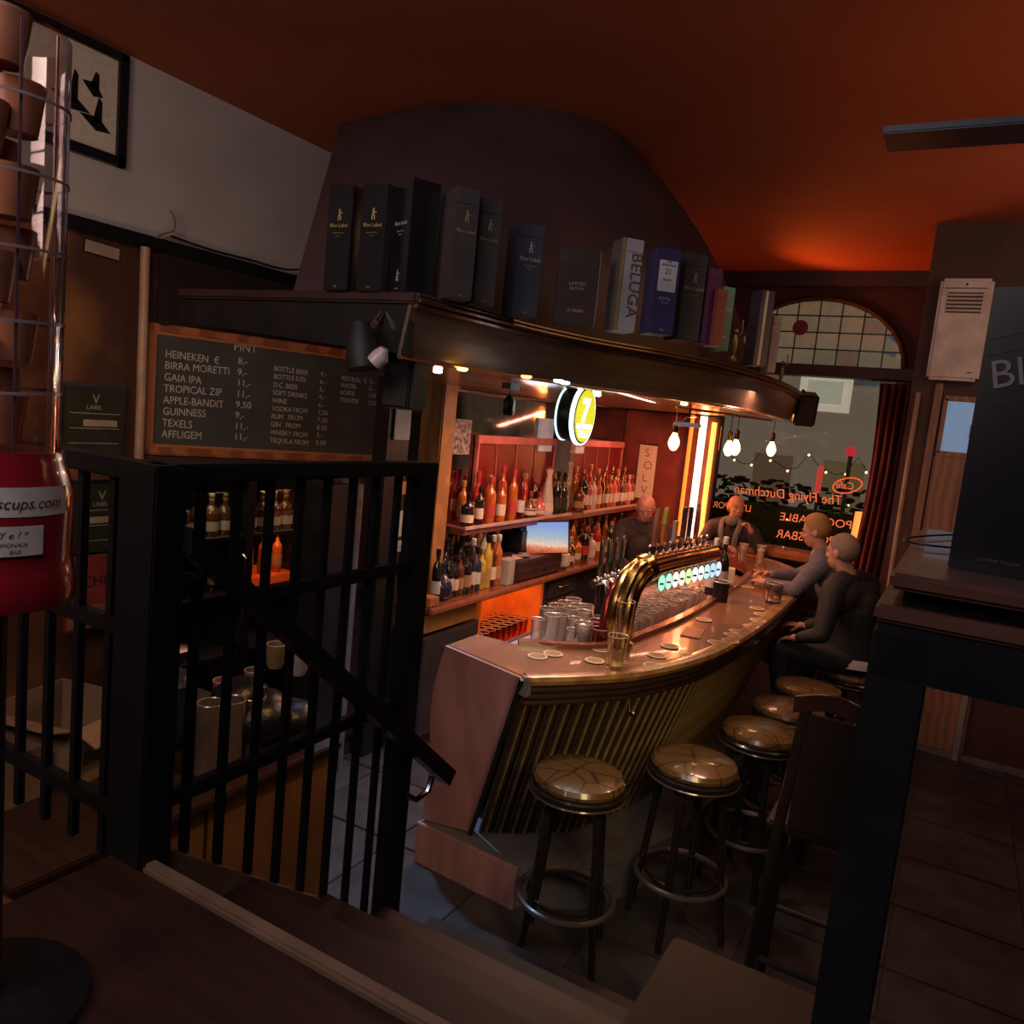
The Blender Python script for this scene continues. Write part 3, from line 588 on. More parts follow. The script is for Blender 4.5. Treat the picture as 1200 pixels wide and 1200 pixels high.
# ------------------------------------------------------------------ pendant bulbs
bulbm = em('glowing_filament_bulb', (1,.62,.20), 7); hotm = em('white_hot_filament', (1,.85,.55), 30)
bl = thing('pendant_rail', 'thin brass rail carrying the glowing pendant bulbs under the canopy', 'rail', (-1.35,5.2,2.33))
O('rail', MB().tube([(-1.49,4.5,2.33),(-1.37,5.2,2.335),(-1.25,5.95,2.335)], .008, 8), brass, bl)
for k,(px,py,xx,l) in enumerate([(790,516,-1.50,'glowing pear shaped filament bulb nearest the round sign'),(854,524,-1.40,'glowing filament bulb, left one of the close pair in the middle'),(862,523,-1.33,'glowing filament bulb, right one of the close pair in the middle'),(904,525,-1.22,'glowing filament bulb furthest right on the brass rail')]):
    p = onx(px,py,xx); t = thing('pendant_bulb', l, 'lamp', p)
    O('glass_bulb', MB().lathe([(.002,-.062),(.018,-.055),(.031,-.03),(.033,-.012),(.027,.012),(.016,.035),(.012,.05)], n=18), bulbm, t, local=True)
    O('filament', MB().lathe([(.006,-.04),(.008,.0),(.004,.03)], n=8), hotm, t, local=True)
    O('socket', MB().lathe([(.014,.045),(.017,.05),(.017,.10),(.008,.11)], n=16), M('dark_brass_socket',(.18,.10,.04),.3,.7), t, local=True)
    O('cord', MB().tube([(0,0,.10),(0,0,2.335-p.z)], .003, 6), black, t, local=True)
    light('POINT', (p.x,p.y,p.z-.02), 2.2, (1,.62,.28), .035)
p = onz(800,483,2.31)
t = thing('under_canopy_lamp', 'flat pale grey lamp plate under the canopy left of the bulbs', 'lamp', (-1.36,4.35,2.25)); O('plate', MB().box((-1.36,4.35,2.235),(.14,.26,.022),.2,bev=.01), M('pale_lilac_metal',(.35,.32,.36),.4,emit=(.5,.45,.6),es=.1), t); O('hanger', MB().tube([(-1.36,4.25,2.245),(-1.36,4.3,2.275),(-1.36,4.5,2.285),(-1.36,4.47,2.25)], .004, 6), chrome, t); O('stem', MB().tube([(-1.36,4.35,2.24),(-1.36,4.35,2.35)], .005, 6), chrome, t)
# small lantern near the left
p = onx(597,470,-1.95); t = thing('lantern', 'small black hanging lantern under the left part of the canopy', 'lantern', p)
O('body', MB().lathe([(.02,-.07),(.028,-.06),(.028,.0),(.018,.02),(.006,.03)], n=14), black, t, local=True); O('cord', MB().tube([(0,0,.03),(0,0,2.35-p.z)], .003, 6), black, t, local=True); O('clip_box', MB().box((0,0,2.33-p.z),(.05,.09,.03)), black, t, local=True); O('pane', MB().box((.022,0,-.03),(.014,.02,.04)), M('amber_lantern_pane',(.4,.25,.05),.3), t, local=True)
# speakers
p = ony(943,479,6.42); t = thing('wall_speaker', 'black box speaker hanging at the far right tip of the canopy', 'speaker', p)
O('cabinet', MB().box((0,0,0),(.16,.16,.24),.35,.25,bev=.012), black, t, local=True); O('grille', MB().box((0.03,-.085,-.02),(.13,.01,.21),.35,.25,bev=.004), M('speaker_cloth',(.03,.022,.022),.9,scale=90), t, local=True); O('bracket', MB().tube([(0,0,.1),(-.04,.05,.14)], .012, 6), black, t, local=True)
p = ony(477,447,2.28); t = thing('corner_speaker', 'black box speaker under the left corner of the canopy', 'speaker', p)
O('cabinet', MB().box((0,0,0),(.115,.12,.20),.1,bev=.01), M('matte_black_plastic',(.012,.011,.012),.6), t, local=True); O('grille', MB().box((0,-.062,0),(.10,.006,.18),.1,bev=.003), MC['speaker_cloth'], t, local=True); O('bracket', MB().bx(-.01,.01,-.01,.01,.08,2.36-p.z), black, t, local=True)
p = ony(426,405,2.05); t = thing('spotlight', 'black cylindrical spotlight tilted down with a white glass rim below the canopy edge', 'lamp', p)
O('housing', MB().tube([(-.02,0,.075),(-.015,0,.03),(.0,0,-.03),(.012,0,-.075)], .05, 18, radii=[.030,.046,.056,.052]), M('matte_black_plastic',(.012,.011,.012),.6), t, local=True)
O('glass_rim', MB().tube([(.055,-.01,-.055),(.075,0,-.03),(.088,0,-.005)], .02, 12, radii=[.028,.030,.014]), M('white_glass_rim',(.6,.5,.45),.3), t, local=True); O('yoke', MB().tube([(-.01,.04,.06),(-.01,.09,.12)], .01, 8), chrome, t, local=True)
# ceiling hung black beam at the top right
p = ony(1125,155,2.6); O('hanging_shelf', MB().box((p.x+.12,2.6,p.z-.005),(.62,.16,.022),bev=.004), black, None, 'black shelf edge hanging under the ceiling at the top right', 'shelf')
#@@LEFT
# ================================================================== railing
rl = thing('stair_railing', 'black square bar railing with a corner post and a sloping handrail beside the stairs', 'railing', (-1.45,1.06,1.155))
O('corner_post', MB().bx(-1.515,-1.395,1.03,1.11,1.0,2.02,.004), mblk, rl)
O('end_post', MB().bx(-1.49,-1.42,1.98,2.05,.10,2.02,.004), mblk, rl)
O('top_rail', MB().bx(-1.485,-1.425,1.06,2.06,1.985,2.025,.004), mblk, rl)
O('top_rail', MB().bx(-3.4,-1.40,1.035,1.095,1.985,2.025,.004), mblk, rl)
for z in (1.70,1.26): O('cross_rail', MB().bx(-1.47,-1.44,1.08,2.0,z-.02,z+.015,.003), mblk, rl)
for z in (1.66,1.24): O('cross_rail', MB().bx(-3.4,-1.46,1.05,1.08,z-.02,z+.015,.003), mblk, rl)
bm_ = None
for k in range(1, 9):
    y = 1.09+.101*k; zb = 1.20-.75*(y-1.06)
    O('bar', MB().bx(-1.464,-1.446,y-.009,y+.009,zb,1.99), mblk, rl)
for k in range(1, 17):
    x = -1.46-.113*k; O('bar', MB().bx(x-.009,x+.009,1.056,1.074,1.12,1.99), mblk, rl)
hr = O('handrail', MB().ring([[(x,1.10,1.90),(x,2.24,.955),(x,2.205,.915),(x,1.10,1.845)] for x in (-1.41,-1.365)]), mblk, rl)
O('bracket', MB().tube([(-1.44,2.03,.93),(-1.40,2.06,.91),(-1.385,2.10,.93),(-1.385,2.12,.975)], .011, 8), chrome, hr)
O('bracket', MB().tube([(-1.45,1.14,1.78),(-1.40,1.15,1.78),(-1.39,1.16,1.82)], .011, 8), mblk, hr)
# ================================================================== cup dispenser machine at the left edge
c = onz(-16,690,1.86); k_ = 1.0
mc = thing('cup_dispenser', 'red drum dispenser with a tall clear tube and paper stickers at the left edge', 'dispenser', c)
h = lambda a: a
O('base', MB().lathe([(.085,-.02),(.118,-.012),(.122,.01),(.116,.04),(.113,.06),(.116,.13),(.115,.155),(.100,.20),(.098,.215)], c, 40), redpaint, mc)
O('tube', MB().lathe([(.093,.21),(.093,.80)], c, 40, cap=False), tubeglass, mc)
for z in (.30,.40,.50,.60,.70): O('tube_band', MB().ring([[c+Vector(((.0935+d)*math.cos(a),(.0935+d)*math.sin(a),z+.004*math.sin(a)+e)) for d,e in ((0,-.002),(.0015,-.002),(.0015,.002),(0,.002))] for a in [2*PI*i/40 for i in range(40)]], loop=True), M('pale_tube_seam',(.30,.22,.22),.2), mc)
for i in range(6): a = -2.0+i*.62; O('tube_strip', MB().box(c+Vector((.088*math.cos(a),.088*math.sin(a),.505)), (.002,.004,.58), a), M('tube_inner_strip',(.20,.12,.12),.15), mc)
O('stand', MB().lathe([(.16,1.155-c.z),(.16,1.175-c.z),(.03,1.19-c.z),(.028,-.04),(.09,-.02)], c, 24), black, mc)
ct_ = MB()
for i in range(14): ct_.lathe([(.026,0),(.036,.07),(.034,.07),(.024,.004)], c+Vector((.028*math.cos(i*2.4),.028*math.sin(i*2.4),.225+.04*i)), 16)
O('cup_stack', ct_, M('cup_amber',(.50,.20,.10),.3), mc)
# stickers facing the camera (wrapped on the drum)
va = math.atan2(-c.y, -c.x)
def wrap(a0, a1, z0, z1, r, m, name='sticker', tilt=0):
    n = 12; rr = [[c+Vector((r*math.cos(a0+(a1-a0)*i/n), r*math.sin(a0+(a1-a0)*i/n), z+tilt*i/n)) for i in range(n+1)] for z in (z0,z1)]
    g = MB().ring(rr, closed=False); return O(name, g, m, mc)
wrap(va-.5, va+.98, .128, .170, .1165, cream); wrap(va+.02, va+.62, .072, .115, .1165, cream)
def wtxt(s, a0, z, size, r=.1175, m=None):
    cu = bpy.data.curves.new('t','FONT'); cu.body = s; cu.size = size; cu.shear = .25; ob = bpy.data.objects.new('t',cu); COL.objects.link(ob)
    me = bpy.data.meshes.new_from_object(ob.evaluated_get(bpy.context.evaluated_depsgraph_get())); bpy.data.objects.remove(ob)
    for v in me.vertices: a = a0+v.co.x/r; v.co = c+Vector((r*math.cos(a), r*math.sin(a), z+v.co.y))
    O('lettering', me, m or M('black_ink',(.03,.02,.02),.7), mc, smooth=False)
wtxt('soloscups.com', va-.25, .140, .022); wtxt('Y e ? *', va+.10, .098, .014); wtxt('LIMONADE', va+.08, .086, .008); wtxt('BAR', va+.22, .076, .008)
# ================================================================== left wall items
pf = thing('framed_print', 'black framed print of dark birds hanging high on the pale wall', 'picture', (-4.07,2.45,3.3))
O('frame', MB().bx(-4.10,-4.06,2.0,2.74,3.28,3.33,.004), black, pf); O('frame', MB().bx(-4.10,-4.06,2.69,2.74,3.28,3.84,.004), black, pf); O('frame', MB().bx(-4.10,-4.06,2.0,2.74,3.80,3.845,.004), black, pf); O('frame', MB().bx(-4.10,-4.06,2.0,2.05,3.28,3.84,.004), black, pf)
O('print', MB().bx(-4.098,-4.085,2.05,2.69,3.33,3.80), cream, pf)
for (y,z,s_) in ((2.58,3.46,.09),(2.45,3.52,.11),(2.56,3.62,.06)):
    g = MB(); g.slab([(-4.083,y-s_,z+.02),(-4.083,y,z-.04),(-4.083,y+s_*.9,z-.03),(-4.083,y+.01,z+.03)], .002); g.slab([(-4.083,y-.02,z),(-4.083,y+.03,z),(-4.083,y+.03,z+s_*1.2),(-4.083,y+.01,z+s_*1.4)], .002); O('bird_shape', g, black, pf)
O('wall_pipe', MB().tube([(-4.03,2.86,.0),(-4.03,2.86,2.0),(-4.03,2.85,2.86),(-4.03,2.85,2.9)], .026, 10), M('old_cream_pipe',(.45,.27,.18),.5), None, 'cream painted vertical pipe left of the chalkboard', 'pipe')
O('paper_label', MB().box((-4.09,2.64,2.84),(.01,.20,.07),rx=-.05,bev=.01), M('taupe_paper',(.36,.25,.20),.7), None, 'blank taupe paper strip high on the brown wall', 'paper')
O('wall_cable', MB().tube(crom([(-4.05,2.86,2.90),(-4.04,2.95,2.99),(-4.03,3.02,3.03),(-4.02,3.01,3.10),(-4.03,2.99,3.13)],4), .006, 6), M('grey_cable',(.20,.13,.10),.5), None, 'short grey cable end curling above the cream pipe', 'cable')
O('wall_cable', MB().tube(crom([(-4.05,3.02,3.00),(-4.05,3.3,2.985),(-4.05,3.6,2.99),(-4.02,3.85,2.985),(-4.0,4.1,3.04)],5), .007, 6), black, None, 'thin black cable running along the foot of the pale wall', 'cable')
for k,(px,py,l,hh) in enumerate([(110,494,'dark green framed spirits poster upper one on the brown wall',.36),(117,607,'dark framed poster lower one behind the railing bars',.38)]):
    p = onx(px,py,-4.05); t = thing('wall_poster', l, 'poster', p)
    O('board', MB().box((0,0,0),(.02,.33,hh),bev=.003), M('poster_bottle_green',(.030,.030,.018),.7,spec=.2), t, local=True); O('frame', MB().box((-.012,0,0),(.012,.37,hh+.04)), black, t, local=True)
    for j in range(3): O('rule_line', MB().box((.0115,.0,hh*(.12-.22*j)),(.002,.28,.004)), M('beige_print',(.35,.28,.2),.7), t, local=True)
    O('text_block', MB().box((.0115,.03,-hh*.02),(.002,.19,.035)), M('beige_print',(.35,.28,.2),.7), t, local=True); text('V', .07, (.012,-.02,hh*.27), (0,1,0), (0,0,1), MC['beige_print'], t, local=True); text('LABEL', .032, (.012,-.05,hh*.18), (0,1,0), (0,0,1), MC['beige_print'], t, local=True)
p = onx(128,690,-3.95); t = thing('wall_poster', 'red poster with dark lettering low on the brown wall behind the railing', 'poster', p)
O('board', MB().box((0,-.04,0),(.02,.42,.40)), M('poster_red',(.26,.035,.03),.5), t, local=True); text('CHOUFFE', .085, (.013,-.16,.03), (0,1,0), (0,0,1), M('poster_maroon',(.05,.01,.01),.5), t, local=True, sx=.9); O('lower_band', MB().box((.0115,-.04,-.13),(.002,.40,.12)), M('poster_tan',(.30,.14,.05),.5), t, local=True)
# ------------------------------------------------------------------ chalkboard
A, B = Vector((-4.12,2.93,1.76)), Vector((-3.52,4.42,1.76)); xd = (B-A); xd.z = 0; L = xd.length; xd.normalize(); nrm = Vector((xd.y,-xd.x,0)); zd = Vector((0,0,1)); hgt = .75
cb = thing('chalkboard', 'wide chalkboard price list in an orange brown wooden frame', 'chalkboard', A)
Mx = Matrix((xd, nrm, zd)).transposed().to_4x4(); Mx.translation = A
def cbx(x0,x1,z0,z1,d0,d1,bev=0): return MB().box(((x0+x1)/2,(d0+d1)/2,(z0+z1)/2),(x1-x0,d1-d0,z1-z0),bev=bev,m=Mx)
O('slate', cbx(.03,L-.03,.03,hgt-.03,0,.012), slate, cb)
for a in ((0,L,0,.05),(0,L,hgt-.05,hgt),(0,.05,0,hgt),(L-.05,L,0,hgt)): O('frame', cbx(*a,0,.035,.008), framewood, cb)
for a in ((.045,L-.045,.045,.062),(.045,L-.045,hgt-.062,hgt-.045),(.045,.062,.045,hgt-.045),(L-.062,L-.045,.045,hgt-.045)): O('frame_bead', cbx(*a,.01,.028,.004), M('frame_bead_wood',(.44,.15,.05),.4), cb)
def chalkt(s, x, z, size=.052, sx=1.0):
    text(s, size, A+xd*x+zd*z+nrm*.0135, xd+zd*random.uniform(-.03,.02), zd, chalk, cb, sx=sx, ext=.0004)
col1 = ['HEINEKEN  €','BIRRA MORETTI','GAIA IPA','TROPICAL ZIP','APPLE-BANDIT','GUINNESS','TEXELS','AFFLIGEM']; pr1 = ['8,-','9,-','11,-','11,-','9,50','9,-','11,-','11,-']
chalkt('PINT', .50, .655, .068)
for i,(a,b2) in enumerate(zip(col1,pr1)): chalkt(a,.11,.565-.066*i,.062,.85); chalkt(b2,.53,.575-.066*i,.058)
col2_ = ['BOTTLE BEER','BOTTLE 0.0%','D.C. BEER','SOFT DRINKS','WINE','VODKA FROM','RUM   FROM','GIN   FROM','WHISKY FROM','TEQUILA FROM']; pr2 = ['4,-','6,-','5,-','4,-','6,-','7,50','7,50','8,50','7,-','9,50']
for i,(a,b2) in enumerate(zip(col2_,pr2)): chalkt(a,.76,.560-.050*i,.044,.85); chalkt(b2,1.07,.560-.050*i,.042)
for i,(a,b2) in enumerate(zip(['RED BULL  €','WATER','KOFFIE','TROSTER'],['5,-','5,-','5,50','12,50'])): chalkt(a,1.22,.55-.048*i,.042,.8); chalkt(b2,1.43,.55-.048*i,.04,.8)
O('chalk_tray', cbx(-.02,L+.02,-.035,-.005,0,.06,.004), darkwood, cb)
# ------------------------------------------------------------------ storage area behind the railing
sc = thing('storage_cabinet', 'low ochre brown cabinet crowded with glassware behind the stair railing', 'cabinet', (-2.4,1.75,0))
O('body', MB().bx(-3.0,-2.02,1.12,2.36,0,.80,.004), M('ochre_cabinet_side',(.34,.16,.05),.6,col2=(.24,.10,.03),scale=4), sc); O('top', MB().bx(-3.02,-2.0,1.10,2.38,.80,.83,.005), darkwood, sc)
for y in (1.42,1.74,2.06): O('panel_joint', MB().bx(-2.021,-2.016,y-.004,y+.004,.02,.79), M('joint_dark',(.05,.02,.01),.7), sc)
def on_top(px, py, z=.83): return onz(px, py, z)
cbm = cardboard
def opencarton(c, wx, wy, h, rz, label, m=None, txt=None, flaps=True):
    t = thing('cardboard_box', label, 'box', c, rz); m = m or cbm
    g = MB(); th = .006
    g.box((0,0,th/2),(wx,wy,th)); g.box((-wx/2,0,h/2),(th,wy,h)); g.box((wx/2,0,h/2),(th,wy,h)); g.box((0,-wy/2,h/2),(wx,th,h)); g.box((0,wy/2,h/2),(wx,th,h)); O('carton_body', g, m, t, local=True)
    if flaps:
        O('flap', MB().ring([[(x,-wy/2,h),(x,-wy/2-.10,h+.03),(x,-wy/2-.10,h+.036),(x,-wy/2,h+.006)] for x in (-wx/2,wx/2)]), m, t, local=True)
        O('flap', MB().ring([[(wx/2,y,h),(wx/2+.09,y,h-.04),(wx/2+.09,y,h-.034),(wx/2,y,h+.006)] for y in (-wy/2,wy/2)]), m, t, local=True)
    if txt: text(txt, .06, (-wx*.4,-wy/2-.006,h*.35), (1,0,0), (0,0,1), M('carton_print',(.05,.03,.02),.7), t, local=True); text(txt, .07, (wx/2+.006,-wy*.4,h*.35), (0,1,0), (0,0,1), MC['carton_print'], t, local=True)
    return t
opencarton((-2.62,1.62,.83), .40, .36, .20, .25, 'open brown cardboard carton behind the railing corner post', txt='BIER')
opencarton((-2.9,1.30,.83), .28, .24, .26, 0, 'plain tan carton left of the open carton behind the left railing bars', flaps=False)
opencarton((-2.52,1.30,.83), .22, .22, .17, .1, 'small closed looking tan carton nearest the cup dispenser', flaps=False)
# bag in white printed plastic
p = on_top(195,868); t = thing('plastic_bag', 'dark blue bag with a white star and print beside the corner post', 'bag', (p.x,p.y,.83))
O('bag_body', MB().lathe([(.06,0),(.10,.02),(.11,.10),(.09,.18),(.10,.24),(.07,.27)], n=14), M('dark_navy_plastic',(.02,.025,.035),.3,bump=.6,scale=14), t, local=True)
for a_,s_,z_ in (('★',.07,.15),('ROYAL',.045,.09),('BEER',.03,.05)): text('*' if a_=='★' else a_, .12 if a_=='★' else s_, (-.03,-.112,z_-(.02 if a_=='★' else 0)), (1,.25,0), (0,0,1), silver, t, local=True)
# big glasses, vases and cans on the cabinet
vasem = glass('smoky_glass', (.55,.48,.42), .45, .08, (.6,.5,.42))
for k,(px,py,hh) in enumerate([(243,905,.26),(268,897,.25),(292,888,.24)]):
    p = on_top(px,py); t = thing('glass_vase', 'tall frosted glass cylinder, %s from the left on the storage cabinet' % ORD[k], 'vase', (p.x,p.y,.83), group='glass cylinders on the storage cabinet')
    O('glass_wall', MB().lathe([(.040,.004),(.046,0),(.048,hh),(.043,hh),(.040,.012)], n=20), M('frosted_smoke_glass',(.16,.11,.085),.25,coat=.6), t, local=True); O('rim', MB().tube([(.046*math.cos(a),.046*math.sin(a),hh) for a in [2*PI*i/20 for i in range(20)]], .003, 6, loop=True), M('rim_glint',(.5,.4,.3),.15,.5), t, local=True)
for k,(px,py,l,cc) in enumerate([(341,868,'cream paper can leaning right of the glass cylinders',(.38,.26,.17)),(318,874,'brown printed can between the glass cylinders and the cream can',(.16,.10,.05))]):
    p = on_top(px,py); t = thing('drink_can', l, 'can', (p.x,p.y,.83)); O('can_body', MB().lathe([(.033,0),(.036,.01),(.036,.15),(.030,.165),(.028,.16)], n=20), M('can_paint_%d'%k,cc,.5,scale=40), t, local=True); O('can_lid', MB().lathe([(.029,.158),(.029,.163)], n=20), chrome, t, local=True)
p = on_top(370,850); t = thing('crumpled_bag', 'black crumpled bag heaped on the storage cabinet under the handrail', 'bag', (-2.25,2.12,.83))
g = MB()
for k in range(9): g.ell((random.uniform(-.12,.12),random.uniform(-.14,.14),random.uniform(.05,.20)),(.11,.12,.09),sub=2)
O('bag_body', g, M('crumpled_black_plastic',(.010,.010,.012),.35,bump=.7,scale=16), t, local=True)
# crushed cans on the bag
for k,(px,py,l,cc) in enumerate([(349,790,'silver and red crushed can lying on the black bag',(.45,.40,.40)),(322,782,'ochre glass tumbler lying on the black bag',(.30,.20,.08)),(298,788,'tan jar with a dark rim left of the black bag',(.32,.16,.10)),(262,800,'pink patterned cup beside the glass cylinders',(.42,.15,.12))]):
    p = onz(px,py,1.06); t = thing('cup' if k else 'crushed_can', l, 'cup' if k else 'can', (p.x,p.y,1.06 if k<2 else .97)); O('body', MB().lathe([(.028,0),(.036,.02),(.040,.10),(.036,.10),(.026,.01)], n=16), M('cup_paint_%d'%k,cc,.4,scale=30), t, local=True); O('rim', MB().tube([(.039*math.cos(a),.039*math.sin(a),.10) for a in [2*PI*i/16 for i in range(16)]], .003, 5, loop=True), silver, t, local=True)
    if k >= 2: O('stem', MB().lathe([(.03,-.14),(.03,-.13),(.006,-.12),(.006,0),(.02,.004)], n=14), MC['cup_paint_%d'%k], t, local=True)
# ------------------------------------------------------------------ glass door coolers below the chalkboard
cf = thing('bottle_cooler', 'black framed glass door bottle cooler below the chalkboard', 'cooler', (-3.65,3.3,0))
xf = -3.6
g = MB(); g.bx(-4.08,xf,2.80,2.84,0,1.72); g.bx(-4.08,xf,3.28,3.34,0,1.72); g.bx(-4.08,xf,3.80,3.86,0,1.72); g.bx(-4.08,xf,2.8,3.86,1.66,1.72); g.bx(-4.08,xf,2.8,3.86,0,.25); g.bx(-4.08,-4.04,2.8,3.86,0,1.7); O('case', g, black, cf)
for z in (.62,.98,1.33):
    for y0,y1 in ((2.84,3.28),(3.34,3.80)): O('shelf', MB().bx(-4.04,xf-.02,y0,y1,z-.01,z), M('cooler_shelf_steel',(.35,.30,.28),.3,.6), cf); O('shelf_lip', MB().bx(xf-.03,xf-.02,y0,y1,z-.012,z+.006), M('cooler_lip',(.55,.42,.36),.3,.5), cf)
for y0,y1 in ((2.84,3.28),(3.34,3.80)): O('door_pane', MB().bx(xf-.008,xf-.002,y0,y1,.26,1.66), winglass, cf); O('door_handle', MB().tube([(xf+.0,y1-.02,.8),(xf+.03,y1-.02,.82),(xf+.03,y1-.02,1.2),(xf,y1-.02,1.22)], .008, 6), chrome, cf)
light('AREA', (-3.75,3.57,1.30), 1.1, (1,.30,.08), .15, (-3.85,3.57,.9), .35); light('AREA', (-3.75,3.57,1.64), .5, (1,.8,.5), .15, (-3.85,3.57,1.3), .35); light('AREA', (-3.75,3.06,1.64), .5, (.9,.8,.5), .15, (-3.85,3.06,1.3), .35); light('AREA', (-3.75,3.06,.60), .4, (.9,.5,.3), .15, (-3.85,3.06,.3), .35)
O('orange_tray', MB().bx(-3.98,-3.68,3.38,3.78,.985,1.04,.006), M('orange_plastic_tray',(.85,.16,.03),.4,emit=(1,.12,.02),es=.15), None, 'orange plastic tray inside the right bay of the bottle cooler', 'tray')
O('black_column', MB().bx(-3.15,-2.95,3.22,3.45,0,1.72,.006), black, None, 'square black column between the cooler and the back bar', 'column')
dp = thing('wood_panel_door', 'dark red brown panelled cupboard door beside the black column', 'door', (-3.05,3.62,0))
O('door_leaf', MB().bx(-3.16,-3.06,3.47,3.77,0,1.74,.004), M('dark_red_brown_door',(.075,.028,.024),.45,kind='wave',scale=4), dp)
for z0,z1 in ((.12,.95),(1.05,1.68)): O('raised_panel', MB().bx(-3.06,-3.045,3.52,3.73,z0,z1,.006), MC['dark_red_brown_door'], dp)
O('pale_edge', MB().bx(-3.05,-3.04,3.475,3.49,.1,1.7), M('pale_door_edge',(.22,.14,.13),.4), dp)
O('corner_pipe', MB().tube([(-2.93,3.48,0),(-2.93,3.48,1.72)], .016, 8), M('grey_steel_pipe',(.32,.28,.27),.3,.6), None, 'thin steel pipe running down the black column', 'pipe')
# notices on the jamb, seen through the railing
for k,(px,py,ww,hh,cc,l) in enumerate([(468,614,.05,.16,(.5,.5,.48),'narrow pale card on the post behind the railing end'),(467,640,.06,.07,(.3,.38,.42),'pale blue card below the narrow pale card'),(473,572,.07,.08,(.45,.22,.04),'orange yellow card highest behind the railing end'),(472,497,.15,.19,(.42,.42,.42),'pale printed notice in a dark frame under the corner speaker')]):
    p = onx(px,py,-3.02); p.x = -2.94; p = onx(px,py,-2.94); O('notice_card', MB().box(p,(.008,ww,hh),bev=.002), M('card_paint_%d'%k,cc,.6,scale=60), None, l, 'notice')
pb = thing('notice_post', 'tall black post left of the mirror jamb carrying paper notices', 'post', (-2.98,4.2,0)); p = onx(472,497,-2.94)
O('post', MB().bx(-3.06,-2.955,p.y-.12,p.y+.10,.0,2.34,.006), black, pb)
#@@BOTTLES
# ================================================================== bottles
PR = {
 'spirit': [(.0,0),(.036,.002),(.038,.01),(.038,.19),(.034,.21),(.015,.235),(.013,.285),(.015,.29),(.015,.297)],
 'wine':   [(.0,0),(.034,.002),(.037,.01),(.037,.18),(.030,.215),(.014,.245),(.0135,.305),(.016,.31),(.016,.325)],
 'slim':   [(.0,0),(.030,.002),(.032,.01),(.031,.21),(.024,.24),(.012,.265),(.012,.315),(.014,.33)],
 'round':  [(.0,0),(.04,.004),(.058,.03),(.062,.07),(.052,.115),(.022,.145),(.014,.16),(.014,.205),(.018,.215)],
 'squat':  [(.0,0),(.044,.002),(.047,.01),(.047,.13),(.040,.155),(.017,.175),(.015,.215),(.018,.22),(.018,.23)],
 'carafe': [(.0,0),(.045,.002),(.050,.02),(.040,.12),(.024,.22),(.018,.27),(.028,.31)],
}
GL = {
 'dark': M('near_black_bottle_glass',(.018,.014,.012),.08,coat=.8), 'green': M('dark_green_bottle_glass',(.015,.05,.02),.08,coat=.8), 'amber': M('amber_bottle_glass',(.50,.13,.02),.10,coat=.8),
 'clear': glass('bottle_clear_glass',(.90,.84,.80),.42,.05), 'pink': M('pink_liquor_glass',(.70,.14,.12),.1,coat=.8), 'gold': M('yellow_liquor_glass',(.62,.44,.06),.12,coat=.8), 'white': M('white_bottle_glaze',(.66,.58,.52),.2,coat=.5), 'blue': M('deep_blue_glass',(.02,.03,.09),.08,coat=.8), 'red': M('red_liquor_glass',(.5,.03,.02),.1,coat=.8), 'brown': M('brown_liquor_glass',(.16,.05,.02),.1,coat=.8)}
LB = {'cream': cream, 'white': M('white_bottle_label',(.62,.58,.54),.6,scale=50,col2=(.5,.46,.42)), 'black': M('black_bottle_label',(.03,.025,.025),.5), 'gold': gold, 'red': M('red_bottle_label',(.5,.05,.04),.5), 'tan': M('tan_bottle_label',(.45,.28,.14),.6,scale=40)}
CP = {'black': black, 'gold': gold, 'red': LB['red'], 'white': LB['white'], 'silver': chrome}
PROTO = {}
def bottle(kind, gl, lb, cp, p, label, group, h=1.0):
    key = (kind, gl, lb, cp)
    if key not in PROTO:
        t = thing('bottle', 'x', 'bottle'); pf_ = PR[kind]; top = pf_[-1][1]; R = max(r for r,z in pf_)
        O('glass_body', MB().lathe(pf_, n=16), GL[gl], t, local=True)
        z0, z1 = (.05,.135) if kind in ('spirit','wine','slim') else (.03,.085)
        def rad(z):
            for (r0,a0),(r1,a1) in zip(pf_, pf_[1:]):
                if a0 <= z <= a1 and a1 > a0: return r0+(r1-r0)*(z-a0)/(a1-a0)
            return R
        O('paper_label', MB().lathe([(rad(z)+.0012,z) for z in (z0,(z0+z1)/2,z1)], n=16, cap=False), LB[lb], t, local=True)
        O('cap', MB().lathe([(.015,top-.03),(.0165,top-.028),(.0165,top+.012),(.013,top+.014)], n=12), CP[cp], t, local=True)
        PROTO[key] = t; t['used'] = 0
    t = PROTO[key]
    if not t['used']: t['used'] = 1; t.location = p; t['label'] = label; t['group'] = group; t.scale = (h,)*3
    else: t = dup(t, p, random.uniform(0,6), label, group, h); 
    return t
def row(items, x, y0, y1, z, where, group, jx=.0):
    n = len(items)
    for k, it in enumerate(items):
        kind, gl, lb, cp = it[:4]; y = y0+(y1-y0)*k/(n-1); hh = it[4] if len(it) > 4 else 1
        nm = {'spirit':'bottle','wine':'wine bottle','slim':'slim bottle','round':'round bottle','squat':'squat bottle','carafe':'flared carafe'}[kind]
        bottle(kind, gl, lb, cp, (x+random.uniform(-jx,jx), y, z), '%s %s, %s label, %s cap, %s from left, %s' % (gl if gl!='dark' else 'black', nm, lb, cp, ORD[k], where), group, hh)
SZ = 1.386; SX = -2.965
row([('squat','dark','cream','black'),('spirit','dark','cream','black',.9),('spirit','amber','red','red',1.1),('spirit','amber','cream','red'),('slim','amber','red','red',1.15),('slim','clear','white','silver',1.1),('round','brown','white','red',.95),('round','pink','white','red',.9),('carafe','white','cream','red',1.25),('wine','dark','black','black',1.1),('wine','green','black','black',1.05)],
    SX, 4.68, 6.22, SZ, 'left shelf bay front row', 'front bottles in the left shelf bay', .008)
